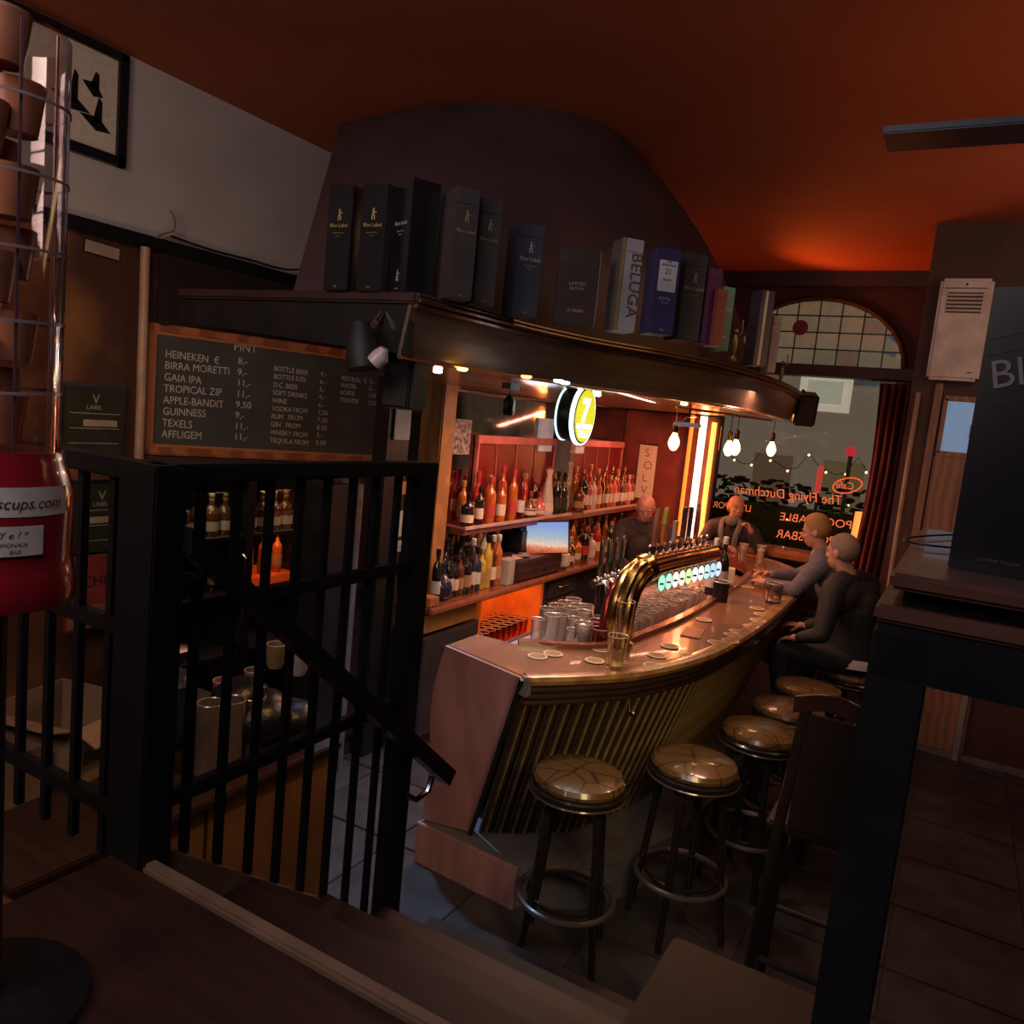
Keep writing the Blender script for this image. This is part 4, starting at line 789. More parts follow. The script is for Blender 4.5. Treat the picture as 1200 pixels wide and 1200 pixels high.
row([('spirit','amber','tan','gold'),('wine','red','cream','red',1.1),('spirit','amber','gold','gold',1.1),('slim','amber','tan','red',1.2),('spirit','pink','white','red'),('slim','red','gold','gold'),('spirit','dark','white','red'),('spirit','amber','tan','silver'),('wine','brown','tan','gold')],
    -3.055, 4.75, 6.2, SZ, 'left shelf bay back row', 'back bottles in the left shelf bay', .006)
row([('squat','brown','tan','black',1.1),('spirit','green','cream','red',1.1),('spirit','pink','white','red'),('spirit','white','white','silver'),('spirit','amber','cream','silver'),('slim','clear','tan','silver'),('spirit','brown','white','red'),('spirit','amber','white','gold'),('spirit','pink','white','silver'),('slim','clear','white','gold'),('spirit','brown','white','silver'),('spirit','clear','white','red'),('spirit','pink','white','white'),('spirit','clear','white','red')],
    SX, 6.55, 7.82, SZ, 'right shelf bay front row', 'front bottles in the right shelf bay', .006)
row([('slim','amber','tan','gold',1.15),('spirit','clear','tan','silver',1.2),('slim','pink','tan','gold',1.2),('spirit','brown','gold','gold',1.2),('slim','amber','white','silver',1.15),('slim','clear','tan','silver',1.15),('spirit','amber','tan','gold',1.15),('slim','brown','tan','silver',1.1)],
    -3.055, 6.6, 7.8, SZ, 'right shelf bay back row', 'back bottles in the right shelf bay', .006)
CZ = .941
row([('slim','dark','white','black',1.0),('round','blue','black','silver',1.1),('wine','dark','cream','black'),('spirit','dark','cream','black',.9),('spirit','brown','tan','silver',.9),('spirit','dark','tan','black'),('slim','clear','white','white',1.1),('spirit','blue','white','black'),('spirit','gold','gold','gold',.95),('slim','gold','tan','black',1.1),('slim','clear','cream','white',1.1),('slim','amber','tan','white',1.1)],
    -2.86, 4.22, 4.98, CZ, 'front row left of till', 'bottles on the counter left of the till', .008)
row([('wine','dark','black','black',1.1),('round','blue','black','red'),('wine','dark','red','black',1.1),('slim','clear','white','white',1.2),('spirit','brown','cream','gold',1.2),('slim','white','cream','white',1.2),('spirit','gold','white','black',1.1),('slim','amber','cream','white',1.2)],
    -2.985, 4.5, 5.15, CZ, 'back row left of till', 'back bottles on the counter left of the till', .008)
row([('spirit','brown','tan','silver',.9),('squat','clear','white','white'),('squat','amber','white','silver'),('spirit','dark','red','red'),('squat','white','cream','silver'),('spirit','red','cream','gold'),('squat','clear','cream','silver'),('spirit','green','white','gold'),('slim','dark','red','black',.9),('spirit','brown','cream','gold'),('spirit','green','white','gold')],
    -2.90, 6.12, 7.75, CZ, 'front row right of till', 'bottles on the counter right of the till', .02)
row([('slim','dark','tan','silver'),('spirit','red','tan','red',1.1),('spirit','brown','gold','gold',1.1),('slim','amber','white','red',1.1),('spirit','dark','red','silver'),('slim','brown','tan','gold'),('spirit','pink','white','red',1.1),('slim','amber','tan','silver'),('spirit','brown','cream','red'),('slim','dark','white','silver')],
    -3.03, 6.0, 7.8, CZ, 'back row right of till', 'back bottles on the counter right of the till', .015)
for k in range(4): bottle('squat','brown','cream','gold',(-3.72,2.92+.10*k,1.331),'dark squat bottle, cream label, cooler left bay, %s from left' % ORD[k],'squat bottles in the cooler')
for k in range(4): bottle('squat','brown','cream','gold',(-3.72,3.40+.10*k,1.331),'dark squat bottle, cream label, cooler right bay, %s from left' % ORD[k],'squat bottles in the cooler')
for k in range(3): bottle('slim','dark','tan','black',(-3.75,2.94+.12*k,.981),'black slim bottle, cooler left bay middle shelf, %s from left' % ORD[k],'slim bottles in the cooler', .95)
for k in range(3): bottle('spirit','amber','tan','black',(-3.75,3.44+.12*k,1.041),'amber bottle on the orange cooler tray, %s from left' % ORD[k],'amber bottles in the cooler', .85)
# till, screen, boxes on the counter
tl_ = thing('cash_till', 'dark brown cash till box on the back counter below the lit picture screen', 'till', (-2.9,5.45,.94))
O('drawer_case', MB().bx(-3.08,-2.78,5.14,5.92,.945,1.10,.012), M('till_brown',(.055,.028,.032),.35), tl_); O('drawer_front', MB().bx(-2.782,-2.772,5.18,5.88,.955,1.03,.003), M('till_brown',(.055,.028,.032),.35), tl_); O('lock', MB().box((-2.77,5.58,1.0),(.01,.02,.02)), chrome, tl_)
O('terminal', MB().bx(-3.08,-2.96,5.50,5.86,1.10,1.30,.02), black, tl_)
p = onx(641,630,-2.83); sc_ = thing('picture_screen', 'tilted lit screen showing blue sky over an orange shore above the till', 'screen', p)
sm_ = bpy.data.materials.new('screen_picture'); sm_.use_nodes = True; nt = sm_.node_tree; bs_ = nt.nodes['Principled BSDF']; tc = nt.nodes.new('ShaderNodeTexCoord'); sp = nt.nodes.new('ShaderNodeSeparateXYZ'); cr = nt.nodes.new('ShaderNodeValToRGB'); nz_ = nt.nodes.new('ShaderNodeTexNoise'); nz_.inputs['Scale'].default_value = 14
nt.links.new(tc.outputs['Generated'], sp.inputs[0]); ad = nt.nodes.new('ShaderNodeMath'); ad.operation='MULTIPLY_ADD'; ad.inputs[1].default_value=.25; nt.links.new(tc.outputs['Generated'], nz_.inputs['Vector']); nt.links.new(nz_.outputs['Fac'], ad.inputs[0]); nt.links.new(sp.outputs['Z'], ad.inputs[2]); nt.links.new(ad.outputs[0], cr.inputs[0])
e_ = cr.color_ramp.elements; e_[0].position=.18; e_[0].color=(.45,.05,.02,1); e_[1].position=1; e_[1].color=(.18,.34,.75,1)
for ps,cl in ((.32,(.75,.22,.10,1)),(.42,(.85,.62,.45,1)),(.62,(.40,.50,.58,1))): q = e_.new(ps); q.color = cl
nt.links.new(cr.outputs[0], bs_.inputs['Emission Color']); bs_.inputs['Emission Strength'].default_value = .9; bs_.inputs['Base Color'].default_value = (.05,.05,.05,1)
O('screen_face', MB().box((.004,0,0),(.006,.34,.25),-.95,.1), sm_, sc_, local=True); O('backing', MB().box((-.005,.008,0),(.012,.36,.27),-.95,.1,.003), black, sc_, local=True); O('stand', MB().box((-.02,.03,-.12),(.03,.10,.16),-.95,0,.004), black, sc_, local=True)
O('paper_box', MB().bx(-2.88,-2.78,5.02,5.12,.942,1.13,.004), M('pale_grey_carton',(.42,.40,.37),.6), None, 'pale grey upright carton left of the till', 'box')
for k in range(7): O('receipt', MB().box((-2.9+.02*(k%3),5.20+.045*k,1.106+.002*k),(.07,.06,.003),k*.7,.1), M('crumpled_receipt',(.50,.42,.36),.8), None, 'crumpled receipt slip on the left end of the till, %s from the left' % ORD[k], 'paper', 'receipts on the till')
t = thing('paper_roll', 'round cream paper roll on the counter under the lit screen', 'roll', (-2.83,6.0,.94)); O('roll', MB().lathe([(.07,.03),(.08,.04),(.08,.13),(.06,.15)], n=20), cream, t, local=True); O('dish', MB().lathe([(.05,0),(.06,.012),(.06,.02),(.07,.03)], n=20), chrome, t, local=True)
O('wood_block', MB().bx(-2.86,-2.77,4.03,4.14,.942,1.0,.005), M('orange_wood_block',(.45,.16,.05),.5), None, 'small orange brown wooden box at the left end of the counter', 'box')
# ------------------------------------------------------------------ glasses
def tumbler(name, label, cat, p, r0, r1, h, group=None, m=None, liquid=None, handle=False, foam=None):
    t = thing(name, label, cat, p, group=group)
    O('glass_wall', MB().lathe([(r0*.8,.006),(r0,0),(r0,.012),(r1,h),(r1-.003,h),(r0-.004,.014),(0.001,.014)], n=16, cap=False), m or clear, t, local=True)
    O('rim', MB().tube([(r1*math.cos(a),r1*math.sin(a),h) for a in [2*PI*i/16 for i in range(16)]], .0018, 5, loop=True), M('glass_rim',(.75,.62,.55),.08,coat=1,spec=1), t, local=True)
    if liquid: O('drink', MB().lathe([(r0-.005,.014),(r0+(r1-r0)*.8*liquid[1]-.004,h*liquid[1])], n=16), liquid[0], t, local=True)
    if foam: O('foam', MB().lathe([(r1-.006,h*liquid[1]),(r1-.004,h*liquid[1]+.018)], n=16), cream, t, local=True)
    if handle: O('handle', MB().tube([(0,r1-.002,h*.85),(0,r1+.035,h*.8),(0,r1+.042,h*.5),(0,r1+.03,h*.25),(0,r0,h*.2)], .006, 8), m or clear, t, local=True)
    return t
lit = glass('lit_glass_orange', (.95,.70,.55), .5, .12, (1,.8,.6))
# lit bay: upturned pint glasses
g0 = tumbler('pint_glass','upright pint glass among its like in the orange lit bay of the back counter','glass',(-2.87,4.82,.442),.026,.038,.15,'pint glasses in the orange lit bay', lit)
for i in range(9):
    for j in range(4):
        if i == 0 and j == 0: continue
        dup(g0, (-2.87-.075*j, 4.82+.088*i+random.uniform(-.006,.006), .442), 0)
g0['label'] = 'pint glass standing among its like in the orange lit bay of the back counter'
for o in COL.objects:
    if o.get('group') == 'pint glasses in the orange lit bay': o['label'] = g0['label']
# well glasses
g1 = tumbler('beer_glass','x','glass',(-1.45,3.85,1.0),.026,.036,.16,'clean beer glasses in the bar well', clear)
lab = 'clean clear beer glass standing among its like in the bar well behind the beer taps'
g1['label'] = lab
for i in range(19):
    for j in range(3):
        if i == 0 and j == 0: continue
        y = 3.85+.088*i; x = -1.42-.085*j
        if y > 5.4: continue
        dup(g1, (x+random.uniform(-.008,.008), y+random.uniform(-.008,.008), 1.0), 0, lab, scale=random.choice((.9,1,1.05)))
g2 = tumbler('wine_glass','x','glass',(-1.62,3.68,1.0),.030,.034,.13,'drained glasses at the near end of the bar well', clear); lab2 = 'drained clear glass at the near end of the bar well left of the tap column'
g2['label'] = lab2
for i in range(5):
    for j in range(3): dup(g2, (-1.68-.085*j, 3.72+.11*i, 1.0), 0, lab2, scale=random.choice((1,1.15,1.3))) if not (i==0 and j==0) else None
t = tumbler('cola_glass','tall glass of black cola standing in the bar well left of the brass column','drink',(-1.515,3.56,1.0),.040,.045,.21,liquid=(M('black_cola',(.008,.005,.004),.1,coat=1),.72)); O('ice', MB().ell((0,0,.19),(.035,.035,.018)), clear, t, local=True)
tumbler('spray_bottle_glass','pink lit tall tumbler right of the cola glass','glass',(-1.44,3.60,1.0),.038,.042,.19,m=glass('pink_lit_glass',(.95,.50,.45),.5,.1,(1,.7,.6)))
tumbler('pink_tumbler','pale pink tumbler between the cola glass and the brass column','glass',(-1.50,3.70,1.0),.038,.042,.2,m=MC['pink_lit_glass'])
# mug and glasses on the bar top
tumbler('beer_mug','empty glass beer mug with a handle standing at the near edge of the bar','mug',tuple(onz(720,783,1.122)),.038,.045,.15,m=glass('mug_glass',(.97,.96,.94),.45,.04,(1,.92,.82)),handle=True,liquid=(M('last_of_beer',(.60,.40,.10),.2,coat=1),.13)).rotation_euler = (0,0,-1.05)
p = onz(727,768,1.122); tumbler('tall_glass','tall empty clear glass right behind the beer mug','glass',(p.x-.04,p.y+.10,1.122),.034,.046,.24,m=MC['mug_glass'])
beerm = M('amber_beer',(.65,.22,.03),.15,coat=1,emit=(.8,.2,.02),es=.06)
for k,(px,py,l) in enumerate([(869,660,'dark red beer glass in front of the man in the scarf'),(890,662,'taller beer glass with foam right of the dark red beer')]):
    tumbler('beer_glass',l,'drink',tuple(onz(px,py,1.122)),.030,.040,.17,liquid=(M('dark_red_beer',(.22,.04,.02),.15,coat=1) if k==0 else beerm,.7),foam=k==1)
p = onz(906,706,1.122); t = thing('ashtray_glass','wide shiny glass tumbler standing before the man in the grey jacket','glass',p); O('glass_wall', MB().lathe([(.045,0),(.05,.01),(.055,.13),(.05,.13),(.044,.012)], n=20), glass('bright_glass',(.9,.85,.8),.6,.08,(1,.95,.9)), t, local=True); O('base_disc', MB().lathe([(.052,-.001),(.052,.008)], n=20), black, t, local=True); O('rim', MB().tube([(.055*math.cos(a),.055*math.sin(a),.13) for a in [2*PI*i/20 for i in range(20)]], .003, 5, loop=True), silver, t, local=True)
p = onz(853,690,1.122); t = thing('napkin_holder','white napkin holder block standing on the bar behind the tap arm','napkin holder',p); O('napkins', MB().box((0,0,.08),(.06,.09,.14),.3), cream, t, local=True); O('holder', MB().box((0,0,.02),(.07,.10,.04),.3,bev=.004), M('red_brown_rail',(.3,.1,.05),.4), t, local=True)
for k,(px,py,cc) in enumerate([(832,697,'black'),(843,694,'white')]): bottle('wine','dark','white','white',tuple(onz(px,py,1.122)), 'dark wine bottle with a pale neck, %s of the two beyond the tap arm' % ('left' if k==0 else 'right'), 'wine bottles at the end of the tap arm', 1.15)
t = thing('liquor_caddy', 'black wire caddy between the wine bottles and the napkin holder', 'caddy', onz(843,704,1.122)); O('basket', MB().lathe([(.05,0),(.055,.12),(.05,.12),(.045,.004)], n=12), black, t, local=True); O('wire', MB().tube([(.06*math.cos(a),.06*math.sin(a),.13) for a in [2*PI*i/16 for i in range(16)]], .004, 5, loop=True), silver, t, local=True)
# coasters
coastm = M('printed_coaster',(.74,.62,.44),.7,scale=50,col2=(.62,.48,.30)); spots = [(630,769,'pale coaster leftmost of the pile by the bar corner'),(648,766,'pale coaster overlapping the leftmost coaster by the bar corner'),(697,774,'coaster just left of the beer mug'),(704,761,'coaster behind the beer mug by the inner rail'),(770,768,'coaster bearing an orange glint in the bar middle'),(785,757,'upper coaster to the right of the tall glass'),(808,769,'coaster nearest the white reflection on the bar'),(765,780,'dark outlined coaster closest to the bar edge'),(825,726,'coaster lying below the last lit tap badge'),(839,753,'left coaster of the row of four at the bar bend'),(856,751,'second coaster of the row of four at the bar bend'),(858,744,'third coaster of the row of four at the bar bend'),(864,740,'topmost coaster of the row of four at the bar bend'),(880,734,'coaster left of the wide shiny tumbler, nearest the viewer'),(888,727,'coaster left of the wide shiny tumbler, second away'),(892,720,'coaster left of the wide shiny tumbler, third away'),(887,713,'coaster left of the wide shiny tumbler, furthest away'),(915,701,'coaster right of the wide shiny tumbler'),(876,688,'coaster behind the napkin holder'),(886,676,'coaster left of the hands of the man in grey'),(896,681,'coaster in front of the hands of the man in grey'),(884,668,'coaster below the taller beer glass')]
c0 = None
for k,(px,py,l) in enumerate(spots):
    p = onz(px,py,1.1225+.0012*(k%3))
    if c0 is None:
        c0 = thing('coaster', l, 'coaster', p, group='beer coasters on the bar top'); O('card', MB().lathe([(.046,0),(.047,.001),(.046,.0022)], n=24), coastm, c0, local=True); O('printed_ring', MB().lathe([(.030,.0023),(.033,.0026),(.036,.0023)], n=24), M('coaster_print',(.40,.22,.08),.6), c0, local=True); O('printed_centre', MB().box((0,0,.0024),(.034,.012,.0006)), MC['coaster_print'], c0, local=True)
    else: dup(c0, p, random.uniform(0,6), l)
O('leaflet', MB().box(onz(812,741,1.124),(.10,.22,.003),.15), M('red_brown_menu',(.28,.09,.05),.4), None, 'dark red brown menu card lying on the bar under the lit taps', 'menu')
# ------------------------------------------------------------------ brass tap tower
tt_ = thing('beer_tap_tower', 'big bent brass beer tap pipe with a row of lit badges over the bar', 'beer tap', (-1.36,3.66,1.0))
def fluted(path, r, seg, fl=14):
    pts = [Vector(p) for p in path]; rows = []; up = Vector((1,0,0))
    for i,p in enumerate(pts):
        t = (pts[min(i+1,len(pts)-1)]-pts[max(i-1,0)]).normalized(); a = t.cross(up).normalized(); u = a.cross(t).normalized()
        rows.append([p+(a*math.cos(q)+u*math.sin(q))*(r*(1+.05*math.cos(fl*q))) for q in [2*PI*k/seg for k in range(seg)]])
    return MB().ring(rows)
A1 = Vector((-1.33,3.84,1.485)); A2 = Vector((-1.205,4.60,1.50))
O('column_pipe', fluted(crom([(-1.36,3.64,1.0),(-1.36,3.64,1.15),(-1.36,3.64,1.26),(-1.355,3.66,1.36),(-1.345,3.73,1.445),tuple(A1)],5), .068, 56), brass, tt_)
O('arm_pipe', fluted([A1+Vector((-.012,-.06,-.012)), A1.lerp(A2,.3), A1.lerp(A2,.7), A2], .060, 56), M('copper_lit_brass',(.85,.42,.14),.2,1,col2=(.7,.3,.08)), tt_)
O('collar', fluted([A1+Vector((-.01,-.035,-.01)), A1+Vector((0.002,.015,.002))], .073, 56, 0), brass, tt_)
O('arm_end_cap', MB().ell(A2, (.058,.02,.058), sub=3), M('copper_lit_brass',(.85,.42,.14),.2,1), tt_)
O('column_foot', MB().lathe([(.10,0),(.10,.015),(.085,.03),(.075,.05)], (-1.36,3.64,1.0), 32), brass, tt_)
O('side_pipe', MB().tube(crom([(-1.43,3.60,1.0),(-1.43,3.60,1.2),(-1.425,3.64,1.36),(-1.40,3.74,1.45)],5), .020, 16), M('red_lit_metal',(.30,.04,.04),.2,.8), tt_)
cols = [(.45,.95,.75),(.55,.95,.75),(1,1,.92),(.95,.95,.75),(.75,.95,.45),(1,1,.95),(1,1,1),(.6,.9,.9),(.5,.8,1),(.7,.85,1)]
for k in range(10):
    q = A1.lerp(A2, .10+.098*k)+Vector((.055,0,-.075)); bm2 = em('tap_badge_%d' % k, cols[k], .95)
    dn = Vector((.80,-.60,0)); dt = Vector((.60,.80,0)); dz = Vector((0,0,1)); g = MB(); g.ring([[q+dn*o+dt*.022*math.cos(a)+dz*.044*math.sin(a) for a in [2*PI*i/20 for i in range(20)]] for o in (0,.006)]); bd = O('badge', g, bm2, tt_)
    O('badge_rim', MB().tube([q+dn*.003+dt*.023*math.cos(a)+dz*.045*math.sin(a) for a in [2*PI*i/20 for i in range(20)]], .003, 5, loop=True), chrome, bd)
    O('badge_mark', MB().box(q+dn*.007+dz*-.004,(.001,.024,.010),-.6435), [M('green_mark',(.02,.25,.08),.5),M('red_mark',(.5,.04,.03),.5),M('dark_mark',(.05,.04,.04),.5)][k%3], bd)
    e2 = A1.lerp(A2,.10+.098*k); O('spout', MB().tube([e2+Vector((-.04,0,-.03)), e2+Vector((-.08,0,-.05)), e2+Vector((-.085,0,-.12))], .010, 8), chrome, tt_)
    O('valve', MB().lathe([(.010,0),(.014,.01),(.008,.02),(.008,.045),(.013,.055),(.006,.065)], e2+Vector((-.025,0,.05)), 10), chrome, tt_)
hs = [(.16,'paddle',(.62,.20,.12)),(.28,'paddle2',(.80,.24,.03)),(.44,'card',(.62,.55,.42)),(.56,'bar',(.03,.03,.04)),(.66,'bar',(.04,.05,.09)),(.78,'paddle',(.35,.05,.12))]
for k,(f_,kd,cc) in enumerate(hs):
    q = A1.lerp(A2,f_)+Vector((-.03,0,.10)); m = M('tap_handle_%d'%k, cc, .3, coat=.4)
    if kd.startswith('paddle'): sh_ = [(-.018,0),(.018,0),(.026,.05),(.024,.13),(.012,.19),(0,.20),(-.014,.17),(-.026,.07)]
    elif kd == 'card': sh_ = [(-.022,0),(.022,0),(.022,.12),(-.022,.12)]
    else: sh_ = [(-.014,0),(.014,0),(.018,.19),(-.018,.19)]
    hd = O('tap_handle', MB().ring([[q+Vector((o,y,z)) for y,z in sh_] for o in (-.009,.009)]), m, tt_)
    if kd == 'paddle2': O('yellow_top', MB().ring([[q+Vector((o,y,z)) for y,z in [(-.025,.115),(.0245,.115),(.013,.192),(0,.202),(-.015,.172)]] for o in (-.0105,.0105)]), M('yellow_handle_top',(.75,.62,.05),.3), hd)
# chrome tap cluster left of the column
c2 = thing('chrome_tap', 'cluster of slim chrome taps left of the bent brass pipe', 'beer tap', (-1.62,4.05,1.0))
O('tap_column', MB().lathe([(.05,0),(.05,.02),(.028,.04),(.028,.34),(.034,.36)], (-1.62,4.0,1.0), 20), M('black_tap_column',(.02,.02,.02),.2), c2)
for k in range(4):
    y = 3.9+.10*k; O('tap_handle', MB().lathe([(.007,0),(.012,.03),(.016,.17),(.010,.20)], (-1.60,y,1.38), 12), M('steel_green_handle',(.30,.34,.30),.15,.9), c2); O('tap_body', MB().tube([(-1.64,y,1.34),(-1.56,y,1.36),(-1.54,y,1.30)], .014, 10), chrome, c2); O('knob', MB().ell((-1.60,y,1.365),.022), chrome, c2)
O('cross_bar', MB().tube([(-1.62,3.86,1.345),(-1.62,4.24,1.345)], .022, 12), chrome, c2)
O('blue_cloth', MB().ring([[(-1.55+.01*math.sin(k*2),4.10+.045*k,z) for k in range(6)] for z in (1.16,1.22,1.29,1.33)], closed=False), M('navy_cloth',(.03,.04,.10),.8), None, 'folded navy cloth hanging behind the brass pipe bend', 'cloth')
#@@FURNITURE
# ================================================================== bar stools
def ringpts(r, z, n=24, c=(0,0)): return [(c[0]+r*math.cos(2*PI*k/n), c[1]+r*math.sin(2*PI*k/n), z) for k in range(n)]
def make_stool(label):
    t = thing('bar_stool', label, 'stool', (0,0,0), group='round leather bar stools along the bar')
    O('seat', MB().lathe([(.0,.745),(.165,.745),(.185,.757),(.188,.772),(.178,.790),(.13,.802),(.06,.806),(0,.807)], n=36, cap=False), leather, t, local=True)
    O('seat_rim', MB().lathe([(.15,.715),(.190,.715),(.198,.728),(.198,.744),(.190,.752),(.15,.752)], n=36), bentwood, t, local=True)
    O('rim_bead', MB().tube(ringpts(.197,.722,36), .0055, 6, loop=True), M('bead_glint_wood',(.09,.06,.04),.2,coat=.6), t, local=True)
    for k in range(4):
        a = PI/4+k*PI/2; c, s = math.cos(a), math.sin(a)
        O('leg', MB().tube([(c*r, s*r, z) for r,z in ((.135,.72),(.150,.55),(.175,.30),(.215,0.0))], .016, 10, radii=[.018,.017,.016,.014]), bentwood, t, local=True)
        a2 = a+PI/2; m_ = a+PI/4; c2_, s2 = math.cos(a2), math.sin(a2)
        O('arch_brace', MB().tube(crom([(c*.152,s*.152,.53),(c*.140+.0,s*.140,.63),(math.cos(m_)*.120,math.sin(m_)*.120,.695),(c2_*.140,s2*.140,.63),(c2_*.152,s2*.152,.53)],5), .009, 8), bentwood, t, local=True)
    O('foot_ring', MB().tube(ringpts(.196,.26,40), .013, 8, loop=True), M('worn_ring_wood',(.09,.07,.065),.3,coat=.3), t, local=True)
    O('inner_ring', MB().tube(ringpts(.155,.27,32), .009, 8, loop=True), bentwood, t, local=True)
    return t
sp_ = [((685,905),'tan leather bar stool nearest the pink bar end, first in the row'),((815,888),'tan leather bar stool with star shaped cracks, second in the row'),((893,852),'worn tan leather bar stool third in the row, at the bar bend'),((926,826),'dark tan bar stool fourth in the row, half hidden by the chair back'),((948,802),'dark tan bar stool fifth in the row, in front of the seated man in black')]
st0 = None
for k,(pp,l) in enumerate(sp_):
    p = onz(*pp,.80); p.z = 0
    if k == 0: p.x -= .02
    if st0 is None: st0 = make_stool(l); st0.location = p; st0.rotation_euler = (0,0,.3)
    else: dup(st0, p, .3+k*.5, l)
dup(st0, (-.42,5.42,0), .2, 'bar stool under the seated man in the black jacket'); dup(st0, (-.55,6.28,0), .7, 'bar stool under the man in the grey blue jacket'); dup(st0, (-1.95,7.93,0), .1, 'bar stool under the man in the scarf at the window')
# dark high chair in the lower middle right
ch = thing('high_chair', 'dark wooden high bar chair with its back turned beside the last stools', 'chair', tuple(ony(955,1000,3.05).xy)+(0,))
dwd = M('near_black_wood',(.022,.014,.012),.35,coat=.2)
O('seat', MB().box((0,.06,.80),(.34,.36,.035),bev=.01), dwd, ch, local=True)
for sx in (-1,1):
    O('leg', MB().tube([(sx*.14,.20,.78),(sx*.16,.24,0)], .02, 8), dwd, ch, local=True); O('leg', MB().tube([(sx*.09,-.11,1.26),(sx*.125,-.12,.80),(sx*.16,-.17,0)], .02, 8), dwd, ch, local=True)
O('top_rail', MB().ring([[(x, -.115+.03*math.cos(x*12)-.03+d, z+.02*math.cos(x*14)) for d,z in ((0,1.25),(.02,1.25),(.02,1.31),(0,1.31))] for x in [-.13+.26*k/10 for k in range(11)]]), M('reddish_rail_wood',(.05,.018,.013),.3,coat=.5), ch, local=True)
O('back_panel', MB().box((0,-.115,1.03),(.19,.014,.44),bev=.004), dwd, ch, local=True); O('foot_rail', MB().tube([(-.15,-.15,.3),(.15,-.15,.3)], .014, 8), dwd, ch, local=True); O('foot_rail', MB().tube([(-.15,.23,.3),(.15,.23,.3)], .014, 8), dwd, ch, local=True)
# ================================================================== high table with the big whisky box, right foreground
tb = thing('high_table', 'dark wooden high table with a square leg at the right edge', 'table', (.35,1.30,1.155))
O('table_top', MB().bx(-.07,1.05,1.28,2.15,2.0,2.025,.006), M('warm_table_edge',(.13,.055,.035),.35,kind='noise',scale=5,col2=(.08,.03,.02),stretch=(1,8,1),coat=.3), tb)
O('lower_board', MB().bx(-.085,1.07,1.30,2.17,1.945,1.972,.006), M('warm_table_edge',(.13,.055,.035),.35), tb); O('spacer', MB().bx(-.05,1.03,1.33,2.12,1.97,2.0), black, tb)
O('apron', MB().bx(-.078,1.06,1.31,1.345,1.86,1.945), black, tb); O('apron', MB().bx(-.078,-.05,1.345,1.75,1.86,1.945), black, tb)
O('leg', MB().bx(-.083,.0,1.31,1.39,1.155,1.93,.003), black, tb); O('leg', MB().bx(.97,1.055,1.31,1.39,1.155,1.93,.003), black, tb)
p = onz(1100,664,2.025); rz = -.20
nrm_ = Vector((-math.sin(rz), math.cos(rz), 0)); xx = Vector((math.cos(rz), math.sin(rz), 0)); cb_ = p+xx*.11+nrm_*.11
t = thing('whisky_box', 'large black whisky gift box with faint lettering on the table at the right edge', 'box', cb_, rz)
O('carton', MB().box((0,0,.22),(.20,.20,.44),bev=.002), black_gloss, t, local=True)
dg_ = M('dim_bronze_print',(.10,.07,.06),.45)
text('Blue Label', .062, (-.082,-.1015,.285), (1,.0,.22), (-.22,0,1), M('warm_grey_print',(.15,.12,.115),.5), t, local=True)
for a,b_ in (((-.095,.26),(.09,.30)),((-.095,.36),(.09,.41)),((-.095,.335),(.09,.385))): O('embossed_line', MB().tube([(a[0],-.1005,a[1]),(b_[0],-.1005,b_[1])], .0008, 4), dg_, t, local=True)
walker(t,.13,-.1008,dg_); text('JOHNNIE WALKER', .007, (-.06,-.1015,.02), (1,0,0), (0,0,1), dg_, t, local=True)
O('cable_loop', MB().tube(crom([onz(1135,626,2.032),onz(1085,628,2.032),onz(1060,632,2.032),onz(1080,638,2.032),onz(1130,643,2.032)],6), .0022, 6), black, None, 'thin black cord looped beside the large black box', 'cord')
# ================================================================== heater, curtain, neon, lamps
ht = thing('wall_heater', 'white wall mounted air heater with a louvred grille high at the right', 'heater', (-.15,6.5,2.76))
def hq(px,py): return ony(px,py,6.45)
a,b_,c_,d_ = hq(1103,326),hq(1168,328),hq(1147,447),hq(1087,444)
cm = Vector(((a.x+c_.x)/2,6.52,(a.z+c_.z)/2)); wd = .33; hh = a.z-d_.z
O('housing', MB().box((cm.x,6.52,cm.z),(wd,.15,hh),bev=.02), M('warm_white_plastic',(.74,.60,.54),.45), ht)
O('grille_recess', MB().box((cm.x,6.443,cm.z+hh*.26),(wd*.66,.006,hh*.20)), M('grille_dark',(.05,.03,.03),.6), ht)
for k in range(5): O('louvre', MB().box((cm.x,6.438,cm.z+hh*(.185+.038*k)),(wd*.66,.012,.012),rx=.5), MC['warm_white_plastic'], ht)
O('sensor', MB().ell((cm.x,6.444,cm.z+hh*.44),(.008,.004,.008)), black, ht); O('top_seam', MB().box((cm.x,6.443,cm.z+hh*.40),(wd*.8,.004,.006)), M('grille_dark',(.05,.03,.03),.6), ht); O('badge', MB().box((cm.x+.10,6.444,cm.z-hh*.42),(.03,.003,.008)), black, ht)
# curtain
ct = thing('curtain', 'dark red gathered curtain hanging at the right side of the window', 'curtain', (-.5,7.0,1.0))
rows = []
for k in range(15):
    f_ = k/14; z = 2.72-1.85*f_; row = []
    xl, xr = -.66+.03*math.sin(f_*4)-.02*f_, -.36-.03*f_
    for i in range(41):
        q = i/40; row.append((xl+(xr-xl)*q, 6.86+.045*math.sin(q*34+f_*1.5)+.02*math.sin(q*11), z))
    rows.append(row)
g = MB().ring(rows, closed=False); o = O('drape', g, curtainm, ct); sol = o.modifiers.new('s','SOLIDIFY'); sol.thickness = .006
O('curtain_rail', MB().tube([(-.72,6.86,2.74),(-.30,6.86,2.74)], .012, 8), black, ct)
